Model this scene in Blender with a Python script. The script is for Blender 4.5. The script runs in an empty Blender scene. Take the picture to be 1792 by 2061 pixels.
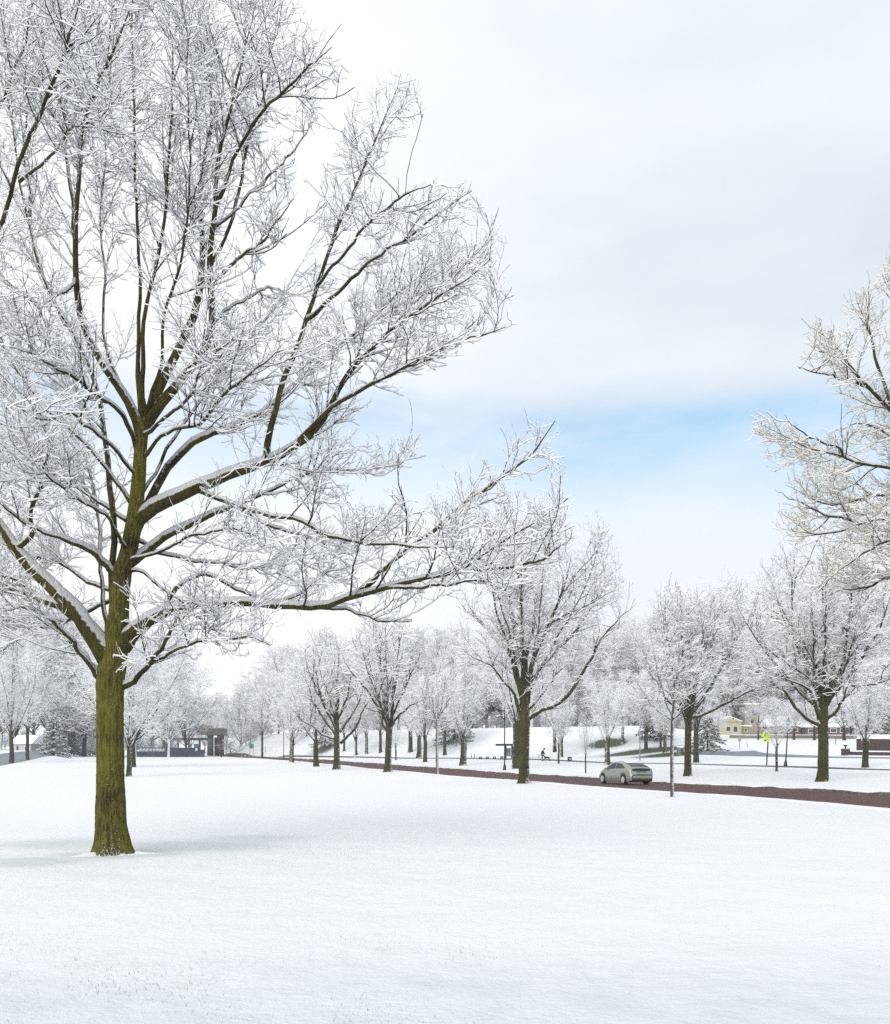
import bpy, math, random
import numpy as np
from math import radians as R, pi

sc = bpy.context.scene
COL = sc.collection
F, HX, HY, EYE = 1900.0, 896.0, 1522.0, 1.8      # focal length, principal column, horizon row (photo measure), eye height

# ------------------------------------------------------------------ camera
cam = bpy.data.cameras.new('camera'); camo = bpy.data.objects.new('camera', cam); COL.objects.link(camo)
camo.location = (0, 0, EYE); camo.rotation_euler = (R(90), 0, 0)
cam.sensor_fit = 'HORIZONTAL'; cam.sensor_width = 36; cam.lens = 36*F/1792; cam.shift_y = (HY-1030.5)/1792
cam.clip_start = 0.1; cam.clip_end = 3000
sc.camera = camo

# ------------------------------------------------------------------ light, sky, exposure
SUN_EL, SUN_AZ = 32.0, 205.0        # azimuth clockwise from +Y: behind the camera, to the left
sun = bpy.data.lights.new('sun', 'SUN'); sun.energy = 2.3; sun.angle = R(52); sun.color = (1.0, .95, .87)
so = bpy.data.objects.new('sun', sun); COL.objects.link(so)
so.rotation_euler = (R(90-SUN_EL), 0, R(180-SUN_AZ))
world = bpy.data.worlds.new("World"); sc.world = world; world.use_nodes = True
sc.view_settings.view_transform = 'Standard'; sc.view_settings.look = 'None'
sc.view_settings.exposure = 0.16; sc.view_settings.gamma = 1.0
sc.cycles.max_bounces = 9; sc.cycles.volume_bounces = 1; sc.cycles.diffuse_bounces = 8; sc.cycles.transmission_bounces = 6; sc.cycles.glossy_bounces = 2
sc.cycles.use_denoising = False
def build_world():
    nt = world.node_tree; nt.nodes.clear(); N = nt.nodes.new; L = nt.links.new
    def math_(op, a, b=None, c=None):
        n = N('ShaderNodeMath'); n.operation = op
        for i, v in enumerate((a, b, c)):
            if v is None: continue
            if isinstance(v, (int, float)): n.inputs[i].default_value = v
            else: L(v, n.inputs[i])
        return n.outputs[0]
    sky = N('ShaderNodeTexSky'); sky.sky_type = 'NISHITA'; sky.sun_disc = False
    sky.sun_elevation = R(SUN_EL); sky.sun_rotation = R(SUN_AZ); sky.air_density = 1.6; sky.dust_density = .6; sky.ozone_density = 2.0
    hs = N('ShaderNodeHueSaturation'); hs.inputs['Saturation'].default_value = 1.35; L(sky.outputs[0], hs.inputs['Color'])
    bs = N('ShaderNodeBackground'); bs.inputs[1].default_value = 0.15; L(hs.outputs[0], bs.inputs[0])
    tc = N('ShaderNodeTexCoord'); sp = N('ShaderNodeSeparateXYZ'); L(tc.outputs['Generated'], sp.inputs[0])
    mp = N('ShaderNodeMapping'); L(tc.outputs['Generated'], mp.inputs[0]); mp.inputs['Scale'].default_value = (1, 1, 3.2)
    n1 = N('ShaderNodeTexNoise'); L(mp.outputs[0], n1.inputs[0]); n1.inputs['Scale'].default_value = 2.2; n1.inputs['Detail'].default_value = 5; n1.inputs['Roughness'].default_value = .55
    n2 = N('ShaderNodeTexNoise'); L(mp.outputs[0], n2.inputs[0]); n2.inputs['Scale'].default_value = 5.5; n2.inputs['Detail'].default_value = 6; n2.inputs['Roughness'].default_value = .6
    z = sp.outputs[2]; x = sp.outputs[0]
    # band of open sky between the cloud layer overhead and the far bank near the horizon
    zc = math_('ADD', math_('MULTIPLY', math_('SUBTRACT', n1.outputs[0], .5), .085), .320)
    zc = math_('ADD', zc, math_('MULTIPLY', x, -.03))
    d = math_('SUBTRACT', z, zc)
    up = N('ShaderNodeMapRange'); up.interpolation_type = 'SMOOTHSTEP'; L(d, up.inputs[0])
    up.inputs[1].default_value = .005; up.inputs[2].default_value = .055; up.inputs[3].default_value = 1; up.inputs[4].default_value = 0
    lo = N('ShaderNodeMapRange'); lo.interpolation_type = 'SMOOTHSTEP'; L(d, lo.inputs[0])
    lo.inputs[1].default_value = -.115; lo.inputs[2].default_value = .01; lo.inputs[3].default_value = 0; lo.inputs[4].default_value = 1
    side = N('ShaderNodeMapRange'); side.interpolation_type = 'SMOOTHSTEP'; L(x, side.inputs[0])
    side.inputs[1].default_value = -.35; side.inputs[2].default_value = .22; side.inputs[3].default_value = .42; side.inputs[4].default_value = .74
    gap = math_('MULTIPLY', math_('MULTIPLY', up.outputs[0], lo.outputs[0]), side.outputs[0])
    wisp = N('ShaderNodeMapRange'); L(n2.outputs[0], wisp.inputs[0]); wisp.inputs[1].default_value = .3; wisp.inputs[2].default_value = .7; wisp.inputs[3].default_value = .5; wisp.inputs[4].default_value = 1.15
    gap = math_('MULTIPLY', gap, wisp.outputs[0])
    gap = math_('MINIMUM', gap, 1.0)
    cr = N('ShaderNodeValToRGB'); L(n1.outputs[0], cr.inputs[0])
    e = cr.color_ramp.elements; e[0].position = .32; e[0].color = (.655, .72, .79, 1); e[1].position = .66; e[1].color = (.80, .845, .90, 1)
    # low cloud bank is a touch more lavender and brighter
    lowf = N('ShaderNodeMapRange'); lowf.interpolation_type = 'SMOOTHSTEP'; L(z, lowf.inputs[0]); lowf.inputs[1].default_value = .12; lowf.inputs[2].default_value = .34; lowf.inputs[3].default_value = .85; lowf.inputs[4].default_value = 0
    mx = N('ShaderNodeMix'); mx.data_type = 'RGBA'; L(lowf.outputs[0], mx.inputs[0]); L(cr.outputs[0], mx.inputs[6]); mx.inputs[7].default_value = (.82, .845, .93, 1)
    gl = N('ShaderNodeMapRange'); gl.interpolation_type = 'SMOOTHSTEP'; L(math_('ADD', x, math_('MULTIPLY', math_('SUBTRACT', n2.outputs[0], .5), .25)), gl.inputs[0])
    gl.inputs[1].default_value = .22; gl.inputs[2].default_value = -.2; gl.inputs[3].default_value = 0; gl.inputs[4].default_value = .9
    m2 = N('ShaderNodeMix'); m2.data_type = 'RGBA'; L(gl.outputs[0], m2.inputs[0]); L(mx.outputs[2], m2.inputs[6]); m2.inputs[7].default_value = (.93, .945, .97, 1)
    bc = N('ShaderNodeBackground'); bc.inputs[1].default_value = 1.0; L(m2.outputs[2], bc.inputs[0])
    ms = N('ShaderNodeMixShader'); L(gap, ms.inputs[0]); L(bc.outputs[0], ms.inputs[1]); L(bs.outputs[0], ms.inputs[2])
    out = N('ShaderNodeOutputWorld'); L(ms.outputs[0], out.inputs[0])
build_world()

# ------------------------------------------------------------------ terrain as a height field
def sstep(a, b, v):
    t = np.clip((np.asarray(v, float)-a)/(b-a), 0, 1); return t*t*(3-2*t)      # also falls when a > b
def zbase(Y): return 1.9*sstep(50, 280, Y)
def ray_base(x, y):
    Ys = np.linspace(4, 400, 8000); zr = EYE+(HY-y)/F*Ys
    k = np.argmax(zr <= zbase(Ys)); return (x-HX)/F*Ys[k], Ys[k]
NEAR_PX = [(476,1524.9),(580,1531),(683,1540.7),(774,1549.7),(888,1559.4),(1057,1573.8),(1197,1583.8),(1361,1595),(1560,1611.5),(1782,1630.8)]
near = np.array(sorted([ray_base(*p) for p in NEAR_PX], key=lambda p: p[1]))
_s = (near[0]-near[2])/np.linalg.norm(near[0]-near[2])
near = np.vstack([near[0]+_s*55, near[0]+_s*20, near, near[-1]+(near[-1]-near[-3])/np.linalg.norm(near[-1]-near[-3])*60])
_y = np.linspace(near[0,1], near[-1,1], 220); _x = np.interp(_y, near[:,1], near[:,0])
for _ in range(5):
    _x[1:-1] = (_x[:-2]+2*_x[1:-1]+_x[2:])/4
ROAD_N = np.stack([_x, _y], 1)
ROAD_W = 6.9
_t = np.gradient(ROAD_N, axis=0); _t /= np.linalg.norm(_t, axis=1)[:, None]
ROAD_NRM = np.stack([_t[:,1], -_t[:,0]], 1)
ROAD_F = ROAD_N+ROAD_NRM*ROAD_W
def xfar(Y): return np.interp(Y, ROAD_F[:,1], ROAD_F[:,0])
def lerp(a, b, t): return a+(b-a)*t
def terrain(X, Y):
    X = np.asarray(X, float); Y = np.asarray(Y, float)
    z = zbase(Y)
    u = (X-xfar(Y))*.96
    z = z+.5*sstep(2, 20, u)
    k = np.clip((Y-120)/90, 0, 1.3); u0 = lerp(22, 3, k); w = lerp(58, 24, k)
    a = X/np.maximum(Y, 1)
    z = z+(5.7-1.85*sstep(.2, .32, a))*sstep(0, 1, (u-u0)/w)*sstep(-30, 40, Y)
    z = z+1.7*sstep(0, .05, -.385-a)*sstep(135, 215, Y)
    z = z+2.5*sstep(260, 420, Y)*(1-sstep(.15, .25, a))
    z = z+.035*np.sin(X*.21+1.3)*np.sin(Y*.13)+.02*np.sin(X*.5+Y*.37)
    return z
def hit(x, y, Ymin=3.5, Ymax=620):
    Ys = np.concatenate([np.linspace(Ymin, 100, 6000), np.linspace(100.02, Ymax, 9000)])
    Xs = (x-HX)/F*Ys; zr = EYE+(HY-y)/F*Ys; g = terrain(Xs, Ys)
    b = np.nonzero(zr <= g)[0]
    k = b[0] if len(b) else int(np.argmin(zr-g))
    return float(Xs[k]), float(Ys[k]), float(g[k])
def P(x, y, Y): return np.array([(x-HX)/F*Y, Y, EYE+(HY-y)/F*Y])
def proj(p):
    Y = np.maximum(p[..., 1], .5); return HX+p[..., 0]/Y*F, HY-(p[..., 2]-EYE)/Y*F

# ------------------------------------------------------------------ object helpers
def setp(o, label=None, cat=None, group=None, kind=None):
    if label: o['label'] = label
    if cat: o['category'] = cat
    if group: o['group'] = group
    if kind: o['kind'] = kind
    return o
def empty(name, loc, rz=0, label=None, cat=None, group=None, scale=None):
    o = bpy.data.objects.new(name, None); COL.objects.link(o); o.empty_display_size = .2
    o.location = loc; o.rotation_euler = (0, 0, rz)
    if scale: o.scale = scale
    return setp(o, label, cat, group)
def mesh_np(name, V, Fq, mats, attr=None, smooth=True, matidx=None):
    V = np.asarray(V, np.float32); Fq = np.asarray(Fq, np.int32)
    me = bpy.data.meshes.new(name); n = len(Fq); k = Fq.shape[1]
    me.vertices.add(len(V)); me.vertices.foreach_set('co', V.ravel())
    me.loops.add(n*k); me.loops.foreach_set('vertex_index', Fq.ravel())
    me.polygons.add(n); me.polygons.foreach_set('loop_start', np.arange(n, dtype=np.int32)*k)
    me.polygons.foreach_set('loop_total', np.full(n, k, np.int32))
    if matidx is not None: me.polygons.foreach_set('material_index', np.asarray(matidx, np.int32))
    me.update(calc_edges=True)
    me.polygons.foreach_set('use_smooth', np.full(n, smooth) if isinstance(smooth, bool) else smooth)
    if attr is not None:
        for an, av in attr.items():
            a = me.attributes.new(an, 'FLOAT', 'POINT'); a.data.foreach_set('value', np.asarray(av, np.float32).ravel())
    for m in (mats if isinstance(mats, (list, tuple)) else [mats]): me.materials.append(m)
    me.update()
    return me
def mesh_py(name, V, Fs, mat, smooth=False):
    me = bpy.data.meshes.new(name); me.from_pydata([tuple(map(float, v)) for v in V], [], Fs); me.materials.append(mat)
    if smooth:
        me.polygons.foreach_set('use_smooth', [True]*len(me.polygons))
    me.update(); return me
def link(name, me, parent=None, loc=None, rot=None, scale=None):
    o = bpy.data.objects.new(name, me); COL.objects.link(o)
    if parent: o.parent = parent
    if loc is not None: o.location = loc
    if rot is not None: o.rotation_euler = rot
    if scale is not None: o.scale = scale
    return o
class MB:
    """collects simple shapes for one mesh"""
    def __init__(s): s.V = []; s.F = []
    def add(s, V, Fs):
        b = len(s.V); s.V += [tuple(v) for v in V]; s.F += [tuple(i+b for i in f) for f in Fs]; return s
    def box(s, c, d, rz=0, taper=1.0):
        cx, cy, cz = c; dx, dy, dz = d[0]/2, d[1]/2, d[2]/2; V = []
        for sz in (-1, 1):
            k = taper if sz > 0 else 1
            for sx, sy in ((-1,-1),(1,-1),(1,1),(-1,1)):
                x, y = sx*dx*k, sy*dy*k
                V.append((cx+x*math.cos(rz)-y*math.sin(rz), cy+x*math.sin(rz)+y*math.cos(rz), cz+sz*dz))
        return s.add(V, [(3,2,1,0),(4,5,6,7),(0,1,5,4),(1,2,6,5),(2,3,7,6),(3,0,4,7)])
    def lathe(s, prof, c=(0,0,0), n=16):
        V = []; Fs = []
        for r, z in prof:
            for k in range(n): V.append((c[0]+r*math.cos(2*pi*k/n), c[1]+r*math.sin(2*pi*k/n), c[2]+z))
        for i in range(len(prof)-1):
            for k in range(n): Fs.append((i*n+k, i*n+(k+1)%n, (i+1)*n+(k+1)%n, (i+1)*n+k))
        Fs.append(tuple(range(n))[::-1]); Fs.append(tuple((len(prof)-1)*n+k for k in range(n)))
        return s.add(V, Fs)
    def tube(s, pts, rad, n=8):
        pts = np.asarray(pts, float); rad = np.broadcast_to(np.asarray(rad, float), (len(pts),))
        t = np.gradient(pts, axis=0); t /= np.linalg.norm(t, axis=1)[:, None]+1e-9
        ch = pts[-1]-pts[0]; a = np.array([0,0,1.]) if abs(ch[2]) < .8*np.linalg.norm(ch) else np.array([1.,0,0])
        V = []; Fs = []
        for i, p in enumerate(pts):
            sd = np.cross(t[i], a); sd /= np.linalg.norm(sd)+1e-9; up = np.cross(sd, t[i])
            for k in range(n):
                w = 2*pi*k/n; V.append(p+rad[i]*(math.cos(w)*up+math.sin(w)*sd))
        for i in range(len(pts)-1):
            for k in range(n): Fs.append((i*n+k, i*n+(k+1)%n, (i+1)*n+(k+1)%n, (i+1)*n+k))
        Fs.append(tuple(range(n))[::-1]); Fs.append(tuple((len(pts)-1)*n+k for k in range(n)))
        return s.add(V, Fs)
    def quadprism(s, poly, d):
        """planar polygon (list of 3D points) extruded by the vector d"""
        n = len(poly); V = [tuple(p) for p in poly]+[tuple(np.asarray(p)+np.asarray(d)) for p in poly]
        Fs = [tuple(range(n))[::-1], tuple(range(n, 2*n))]+[(i, (i+1) % n, n+(i+1) % n, n+i) for i in range(n)]
        return s.add(V, Fs)
    def build(s, name, mat, parent=None, smooth=False, loc=None, rot=None, bevel=0):
        o = link(name, mesh_py(name, s.V, s.F, mat, smooth), parent, loc, rot)
        if bevel:
            m = o.modifiers.new('bevel', 'BEVEL'); m.width = bevel; m.segments = 2; m.limit_method = 'ANGLE'
        return o

# ------------------------------------------------------------------ materials
def new_mat(name):
    m = bpy.data.materials.new(name); m.use_nodes = True
    nt = m.node_tree; b = nt.nodes['Principled BSDF']; return m, nt, b
def noise(nt, scale, detail=4, rough=.55, vec=None, mscale=None):
    n = nt.nodes.new('ShaderNodeTexNoise'); n.inputs['Scale'].default_value = scale; n.inputs['Detail'].default_value = detail; n.inputs['Roughness'].default_value = rough
    tc = nt.nodes.new('ShaderNodeTexCoord'); src = tc.outputs['Object'] if vec is None else vec
    if mscale:
        mp = nt.nodes.new('ShaderNodeMapping'); mp.inputs['Scale'].default_value = mscale; nt.links.new(src, mp.inputs[0]); src = mp.outputs[0]
    nt.links.new(src, n.inputs[0]); return n.outputs[0]
def mixc(nt, fac, a, b):
    m = nt.nodes.new('ShaderNodeMix'); m.data_type = 'RGBA'
    for v, i in ((fac, 0), (a, 6), (b, 7)):
        if isinstance(v, (tuple, list)): m.inputs[i].default_value = (*v[:3], 1)
        elif isinstance(v, (int, float)): m.inputs[i].default_value = v
        else: nt.links.new(v, m.inputs[i])
    return m.outputs[2]
def maprange(nt, v, a, b, c=0., d=1., smooth=True):
    m = nt.nodes.new('ShaderNodeMapRange')
    if smooth: m.interpolation_type = 'SMOOTHSTEP'
    nt.links.new(v, m.inputs[0])
    for i, q in zip((1, 2, 3, 4), (a, b, c, d)): m.inputs[i].default_value = q
    return m.outputs[0]
def mth(nt, op, a, b):
    m = nt.nodes.new('ShaderNodeMath'); m.operation = op
    for i, v in enumerate((a, b)):
        if isinstance(v, (int, float)): m.inputs[i].default_value = v
        else: nt.links.new(v, m.inputs[i])
    return m.outputs[0]
def bump(nt, b, h, strength=.5, dist=.02):
    n = nt.nodes.new('ShaderNodeBump'); n.inputs['Strength'].default_value = strength; n.inputs['Distance'].default_value = dist
    nt.links.new(h, n.inputs['Height']); nt.links.new(n.outputs[0], b.inputs['Normal'])
def plain(name, col, rough=.7, metal=0., var=.12, scale=8., bmp=0., spec=.4):
    m, nt, b = new_mat(name); f = noise(nt, scale)
    lo = tuple(c*(1-var) for c in col); hi = tuple(min(1, c*(1+var)) for c in col)
    nt.links.new(mixc(nt, f, lo, hi), b.inputs['Base Color']); b.inputs['Roughness'].default_value = rough; b.inputs['Metallic'].default_value = metal
    b.inputs['Specular IOR Level'].default_value = spec
    if bmp: bump(nt, b, noise(nt, scale*4), bmp)
    return m
SNOW = (.955, .96, .97)
def bark_mat(name, dark, mid, moss, mossamt, snow_lo, snow_hi, nscale, ridge=True, snow=SNOW, namp=.55):
    m, nt, b = new_mat(name)
    at = nt.nodes.new('ShaderNodeAttribute'); at.attribute_name = 'sn'
    n1 = noise(nt, nscale, 3, .6)
    s = mth(nt, 'ADD', at.outputs['Fac'], mth(nt, 'MULTIPLY', mth(nt, 'SUBTRACT', n1, .5), namp))
    fac = maprange(nt, s, snow_lo, snow_hi)
    r = noise(nt, 9, 6, .65, mscale=(3.2, 3.2, .55))
    base = mixc(nt, maprange(nt, r, .44, .56), dark, mid)
    g = noise(nt, 1.3, 4, .6)
    base = mixc(nt, mth(nt, 'MULTIPLY', maprange(nt, g, .22, .6), mossamt), base, mixc(nt, maprange(nt, r, .35, .6), tuple(c*.45 for c in moss), moss))
    nt.links.new(mixc(nt, fac, base, snow), b.inputs['Base Color'])
    b.inputs['Roughness'].default_value = .9; b.inputs['Specular IOR Level'].default_value = .15
    tr = nt.nodes.new('ShaderNodeBsdfTranslucent'); tr.inputs[0].default_value = (*snow, 1)
    ms = nt.nodes.new('ShaderNodeMixShader'); nt.links.new(mth(nt, 'MULTIPLY', fac, .5), ms.inputs[0])
    nt.links.new(b.outputs[0], ms.inputs[1]); nt.links.new(tr.outputs[0], ms.inputs[2])
    nt.links.new(ms.outputs[0], nt.nodes['Material Output'].inputs[0])
    if ridge: bump(nt, b, mth(nt, 'ADD', r, mth(nt, 'MULTIPLY', fac, .6)), 1.0, .06)
    return m
M = {}
M['bark_near'] = bark_mat('mossy_bark_near', (.02, .016, .008), (.085, .066, .024), (.15, .14, .024), .9, .63, .67, 26, namp=.5)
M['bark_limb'] = bark_mat('mossy_bark_limb', (.011, .009, .007), (.035, .028, .014), (.105, .096, .02), .7, .56, .61, 9, namp=.25)
M['twig_near'] = bark_mat('snowy_twig_near', (.01, .009, .011), (.03, .026, .026), (.045, .042, .025), .3, .36, .46, 30, False)
M['bark_mid'] = bark_mat('mossy_bark_mid', (.02, .016, .012), (.04, .032, .022), (.075, .077, .024), .75, .55, .66, 7)
M['twig_mid'] = bark_mat('snowy_twig_mid', (.012, .010, .011), (.03, .025, .026), (.035, .034, .022), .3, .36, .48, 4, False)
M['bark_pale'] = bark_mat('snow_plastered_bark', (.05, .05, .05), (.12, .11, .1), (.1, .1, .06), .3, .34, .50, 9)
M['twig_warm_lit'] = bark_mat('snowy_twig_warm_lit', (.02, .014, .01), (.07, .045, .03), (.07, .06, .03), .3, .36, .48, 20, False, (.965, .955, .93))  # warm sunlight put into the snow tint of the overhanging tree
M['conifer'] = bark_mat('snowy_needles', (.008, .016, .009), (.022, .04, .02), (.03, .05, .022), .6, .56, .68, 3, False)
M['snow'] = plain('snow', (.87, .89, .92), .8, var=.02, scale=3, bmp=.2, spec=.2)
M['black_metal'] = plain('black_painted_metal', (.012, .014, .018), .45, .2)
M['navy_metal'] = plain('dark_blue_fence_paint', (.03, .045, .08), .5, .1, .2)
M['grey_metal'] = plain('galvanised_metal', (.3, .32, .34), .5, .5)
M['stone'] = plain('weathered_stone', (.21, .195, .17), .9, var=.3, scale=2.5, bmp=.4)
M['tan_stone'] = plain('tan_stone', (.42, .34, .2), .9, var=.25, scale=1.5, bmp=.3)
M['white_stone'] = plain('white_stone', (.78, .78, .76), .8)
M['dark_glass_and_gaps'] = plain('dark_window_glass_and_gaps', (.02, .022, .03), .15, spec=.8)  # window panes, and the painted darkness inside the archway
M['rubber'] = plain('tyre_rubber', (.015, .015, .016), .85)
M['sign_green'] = plain('fluorescent_sign_face', (.55, .78, .02), .5, var=.05)
M['white_paint'] = plain('white_paint', (.8, .8, .8), .5)
M['yellow_wall'] = plain('cream_yellow_render', (.37, .345, .235), .9, var=.08, scale=1)
M['tan_wall'] = plain('tan_render', (.33, .29, .24), .9, var=.15, scale=1)
M['red_roof'] = plain('dark_red_wood', (.16, .03, .025), .7)
M['asphalt_grey'] = plain('wet_grey_asphalt', (.17, .2, .235), .6, var=.15, scale=.6)
M['path'] = plain('wet_path_edge', (.09, .085, .09), .8, var=.3, scale=1)
def brick_mat(name, c1, c2, mortar, scale=1.0):
    m, nt, b = new_mat(name); t = nt.nodes.new('ShaderNodeTexBrick'); tc = nt.nodes.new('ShaderNodeTexCoord')
    mp = nt.nodes.new('ShaderNodeMapping'); mp.inputs['Rotation'].default_value = (R(90), 0, 0); mp.inputs['Scale'].default_value = (scale,)*3
    nt.links.new(tc.outputs['Object'], mp.inputs[0]); nt.links.new(mp.outputs[0], t.inputs[0])
    t.inputs['Color1'].default_value = (*c1, 1); t.inputs['Color2'].default_value = (*c2, 1); t.inputs['Mortar'].default_value = (*mortar, 1)
    t.inputs['Scale'].default_value = 2.2; t.inputs['Mortar Size'].default_value = .012
    nt.links.new(t.outputs[0], b.inputs['Base Color']); b.inputs['Roughness'].default_value = .9; return m
M['brick'] = brick_mat('red_brown_brick', (.13, .06, .05), (.09, .045, .04), (.16, .13, .11))
M['dark_brick'] = brick_mat('dark_brick', (.07, .045, .035), (.045, .03, .025), (.09, .07, .06))
def paint_mat():
    m, nt, b = new_mat('grey_green_car_paint')
    f = noise(nt, 3, 3); nt.links.new(mixc(nt, f, (.245, .285, .24), (.29, .33, .28)), b.inputs['Base Color'])
    b.inputs['Metallic'].default_value = .45; b.inputs['Roughness'].default_value = .32; b.inputs['Coat Weight'].default_value = .6; b.inputs['Coat Roughness'].default_value = .08; return m
M['car_paint'] = paint_mat()
M['car_glass'] = plain('tinted_car_glass', (.012, .016, .018), .12, spec=.35, var=.05)
M['tail_red'] = plain('pinkish_tail_lamp_lens', (.5, .3, .26), .2, var=.05)
M['alloy'] = plain('silver_alloy', (.6, .6, .62), .35, .6)
M['cloth_black'] = plain('black_jacket_cloth', (.012, .014, .02), .9)
M['cloth_grey'] = plain('pale_grey_trouser_cloth', (.2, .23, .26), .9)
M['skin'] = plain('skin', (.5, .33, .26), .6)
M['fur'] = plain('black_dog_fur', (.01, .01, .012), .9)
M['rust'] = plain('rusty_brown_leaves', (.16, .07, .04), .9, var=.4, scale=2)

def ground_mat():
    m, nt, b = new_mat('fresh_snow_over_grass')
    at = nt.nodes.new('ShaderNodeAttribute'); at.attribute_name = 'bare'
    n_big = noise(nt, .25, 4, .6); n_mid = noise(nt, 2.2, 6, .65); n_fine = noise(nt, 16, 5, .7)
    snow = mixc(nt, maprange(nt, n_mid, .35, .65), (.72, .742, .77), (.77, .78, .795))
    snow = mixc(nt, mth(nt, 'MULTIPLY', maprange(nt, n_big, .3, .7), .25), snow, (.70, .73, .765))
    grass = mixc(nt, n_fine, (.03, .038, .02), (.085, .092, .05))
    thin = maprange(nt, mth(nt, 'ADD', at.outputs['Fac'], mth(nt, 'MULTIPLY', mth(nt, 'SUBTRACT', n_mid, .5), .35)), .0, .32)
    snow = mixc(nt, mth(nt, 'MULTIPLY', thin, .7), snow, (.50, .55, .575))
    s = mth(nt, 'ADD', at.outputs['Fac'], mth(nt, 'ADD', mth(nt, 'MULTIPLY', mth(nt, 'SUBTRACT', n_fine, .5), .9), mth(nt, 'MULTIPLY', mth(nt, 'SUBTRACT', n_mid, .5), .9)))
    fac = maprange(nt, s, .42, .75)
    nt.links.new(mixc(nt, fac, snow, grass), b.inputs['Base Color'])
    b.inputs['Roughness'].default_value = .85; b.inputs['Specular IOR Level'].default_value = .2
    h = mth(nt, 'ADD', mth(nt, 'MULTIPLY', n_mid, 1.0), mth(nt, 'MULTIPLY', n_fine, .35))
    bump(nt, b, h, .8, .06)
    return m
M['ground'] = ground_mat()
def road_mat():
    m, nt, b = new_mat('wet_reddish_asphalt')
    tc = nt.nodes.new('ShaderNodeTexCoord')
    n1 = noise(nt, .9, 4, .6, mscale=(1.6, .25, 1)); n2 = noise(nt, 25, 3, .7)
    c = mixc(nt, maprange(nt, n1, .35, .65), (.18, .07, .052), (.27, .12, .09))
    c = mixc(nt, mth(nt, 'MULTIPLY', n2, .4), c, (.07, .05, .055))
    nt.links.new(c, b.inputs['Base Color'])
    at = nt.nodes.new('ShaderNodeAttribute'); at.attribute_name = 'across'
    cs = nt.nodes.new('ShaderNodeMath'); cs.operation = 'COSINE'; nt.links.new(mth(nt, 'MULTIPLY', at.outputs['Fac'], 8*pi), cs.inputs[0])
    wet = maprange(nt, mth(nt, 'ADD', cs.outputs[0], mth(nt, 'MULTIPLY', mth(nt, 'SUBTRACT', n1, .5), 1.5)), -.2, .9)
    c = mixc(nt, mth(nt, 'MULTIPLY', wet, .35), (.09, .05, .05), c)
    ed = mth(nt, 'ABSOLUTE', mth(nt, 'SUBTRACT', at.outputs['Fac'], .5), 0)
    n3 = noise(nt, 3.5, 5, .7)
    sl = maprange(nt, mth(nt, 'ADD', ed, mth(nt, 'MULTIPLY', mth(nt, 'SUBTRACT', n3, .5), .22)), .50, .56)
    c = mixc(nt, sl, c, (.6, .6, .62))
    nt.links.new(c, b.inputs['Base Color'])
    nt.links.new(mth(nt, 'ADD', .6, mth(nt, 'MULTIPLY', wet, .3)), b.inputs['Roughness']); b.inputs['Specular IOR Level'].default_value = .12
    bump(nt, b, n2, .4, .01); return m
M['road'] = road_mat()

# ------------------------------------------------------------------ ground
def bare_and_shade_field(X, Y):
    """grass showing through the thin snow, plus painted grey shade under one evergreen"""
    f = np.zeros_like(X)
    def blob(x, y, rx, ry, amp, rot=0.):
        hx, hy, _ = hit(x, y); dx, dy = X-hx, Y-hy
        a = dx*math.cos(rot)+dy*math.sin(rot); c = -dx*math.sin(rot)+dy*math.cos(rot)
        d2 = (a/rx)**2+(c/ry)**2
        return amp*np.exp(-d2**1.5)
    for s in ((1222,1497,3.8,6,1.0),(1300,1512,7.5,3.5,1.0),(1268,1514,5,2.5,.7),(1350,1519,6,3.2,.95),(655,1506,3.5,7,.8),(915,1491,8,8,.42),  # the last, wide faint patch paints the shade below the low evergreen
              (1190,1503,3,2,.35),(250,1722,1.2,1.0,.40),(370,1706,1.9,1.5,.34),(60,1738,1.0,.8,.32),(140,1700,1.8,1.6,.28),(500,1690,1.4,1.3,.24),(700,1505,6,6,.22)):
        f = np.maximum(f, blob(*s))
    f += .19*sstep(10.5, 6.4, Y)*(np.abs(X) < 30)       # thin snow close to the camera
    return f
def build_ground():
    ys = np.concatenate([np.linspace(-12, 4, 12)[:-1], np.linspace(4, 30, 150)[:-1], np.linspace(30, 110, 190)[:-1], np.linspace(110, 300, 190)[:-1], np.geomspace(300, 690, 40)])
    ss = np.concatenate([np.linspace(-2.2, -.62, 40)[:-1], np.linspace(-.62, .62, 330), np.linspace(.62, 2.2, 40)[1:]])
    S, Yg = np.meshgrid(ss, ys); X = np.clip(S*(np.maximum(Yg, 0)+14), -1150, 1150)
    Z = terrain(X, Yg)+(.016*np.sin(X*1.1+np.sin(Yg*.9)*1.4)*np.sin(Yg*1.3+X*.3)+.008*np.sin(X*2.7+Yg*1.1)*np.sin(Yg*3.1-X*.7)+.03*np.sin(X*.33+1)*np.sin(Yg*.27))*sstep(28, 18, Yg)
    V = np.stack([X, Yg, Z], -1).reshape(-1, 3); nr, nc = X.shape
    i = np.arange(nr-1)[:, None]*nc+np.arange(nc-1)[None, :]
    Fq = np.stack([i, i+1, i+nc+1, i+nc], -1).reshape(-1, 4)
    me = mesh_np('ground', V, Fq, M['ground'], {'bare': bare_and_shade_field(X, Yg)})
    o = link('snowy_ground', me); setp(o, kind='structure')
build_ground()
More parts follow.
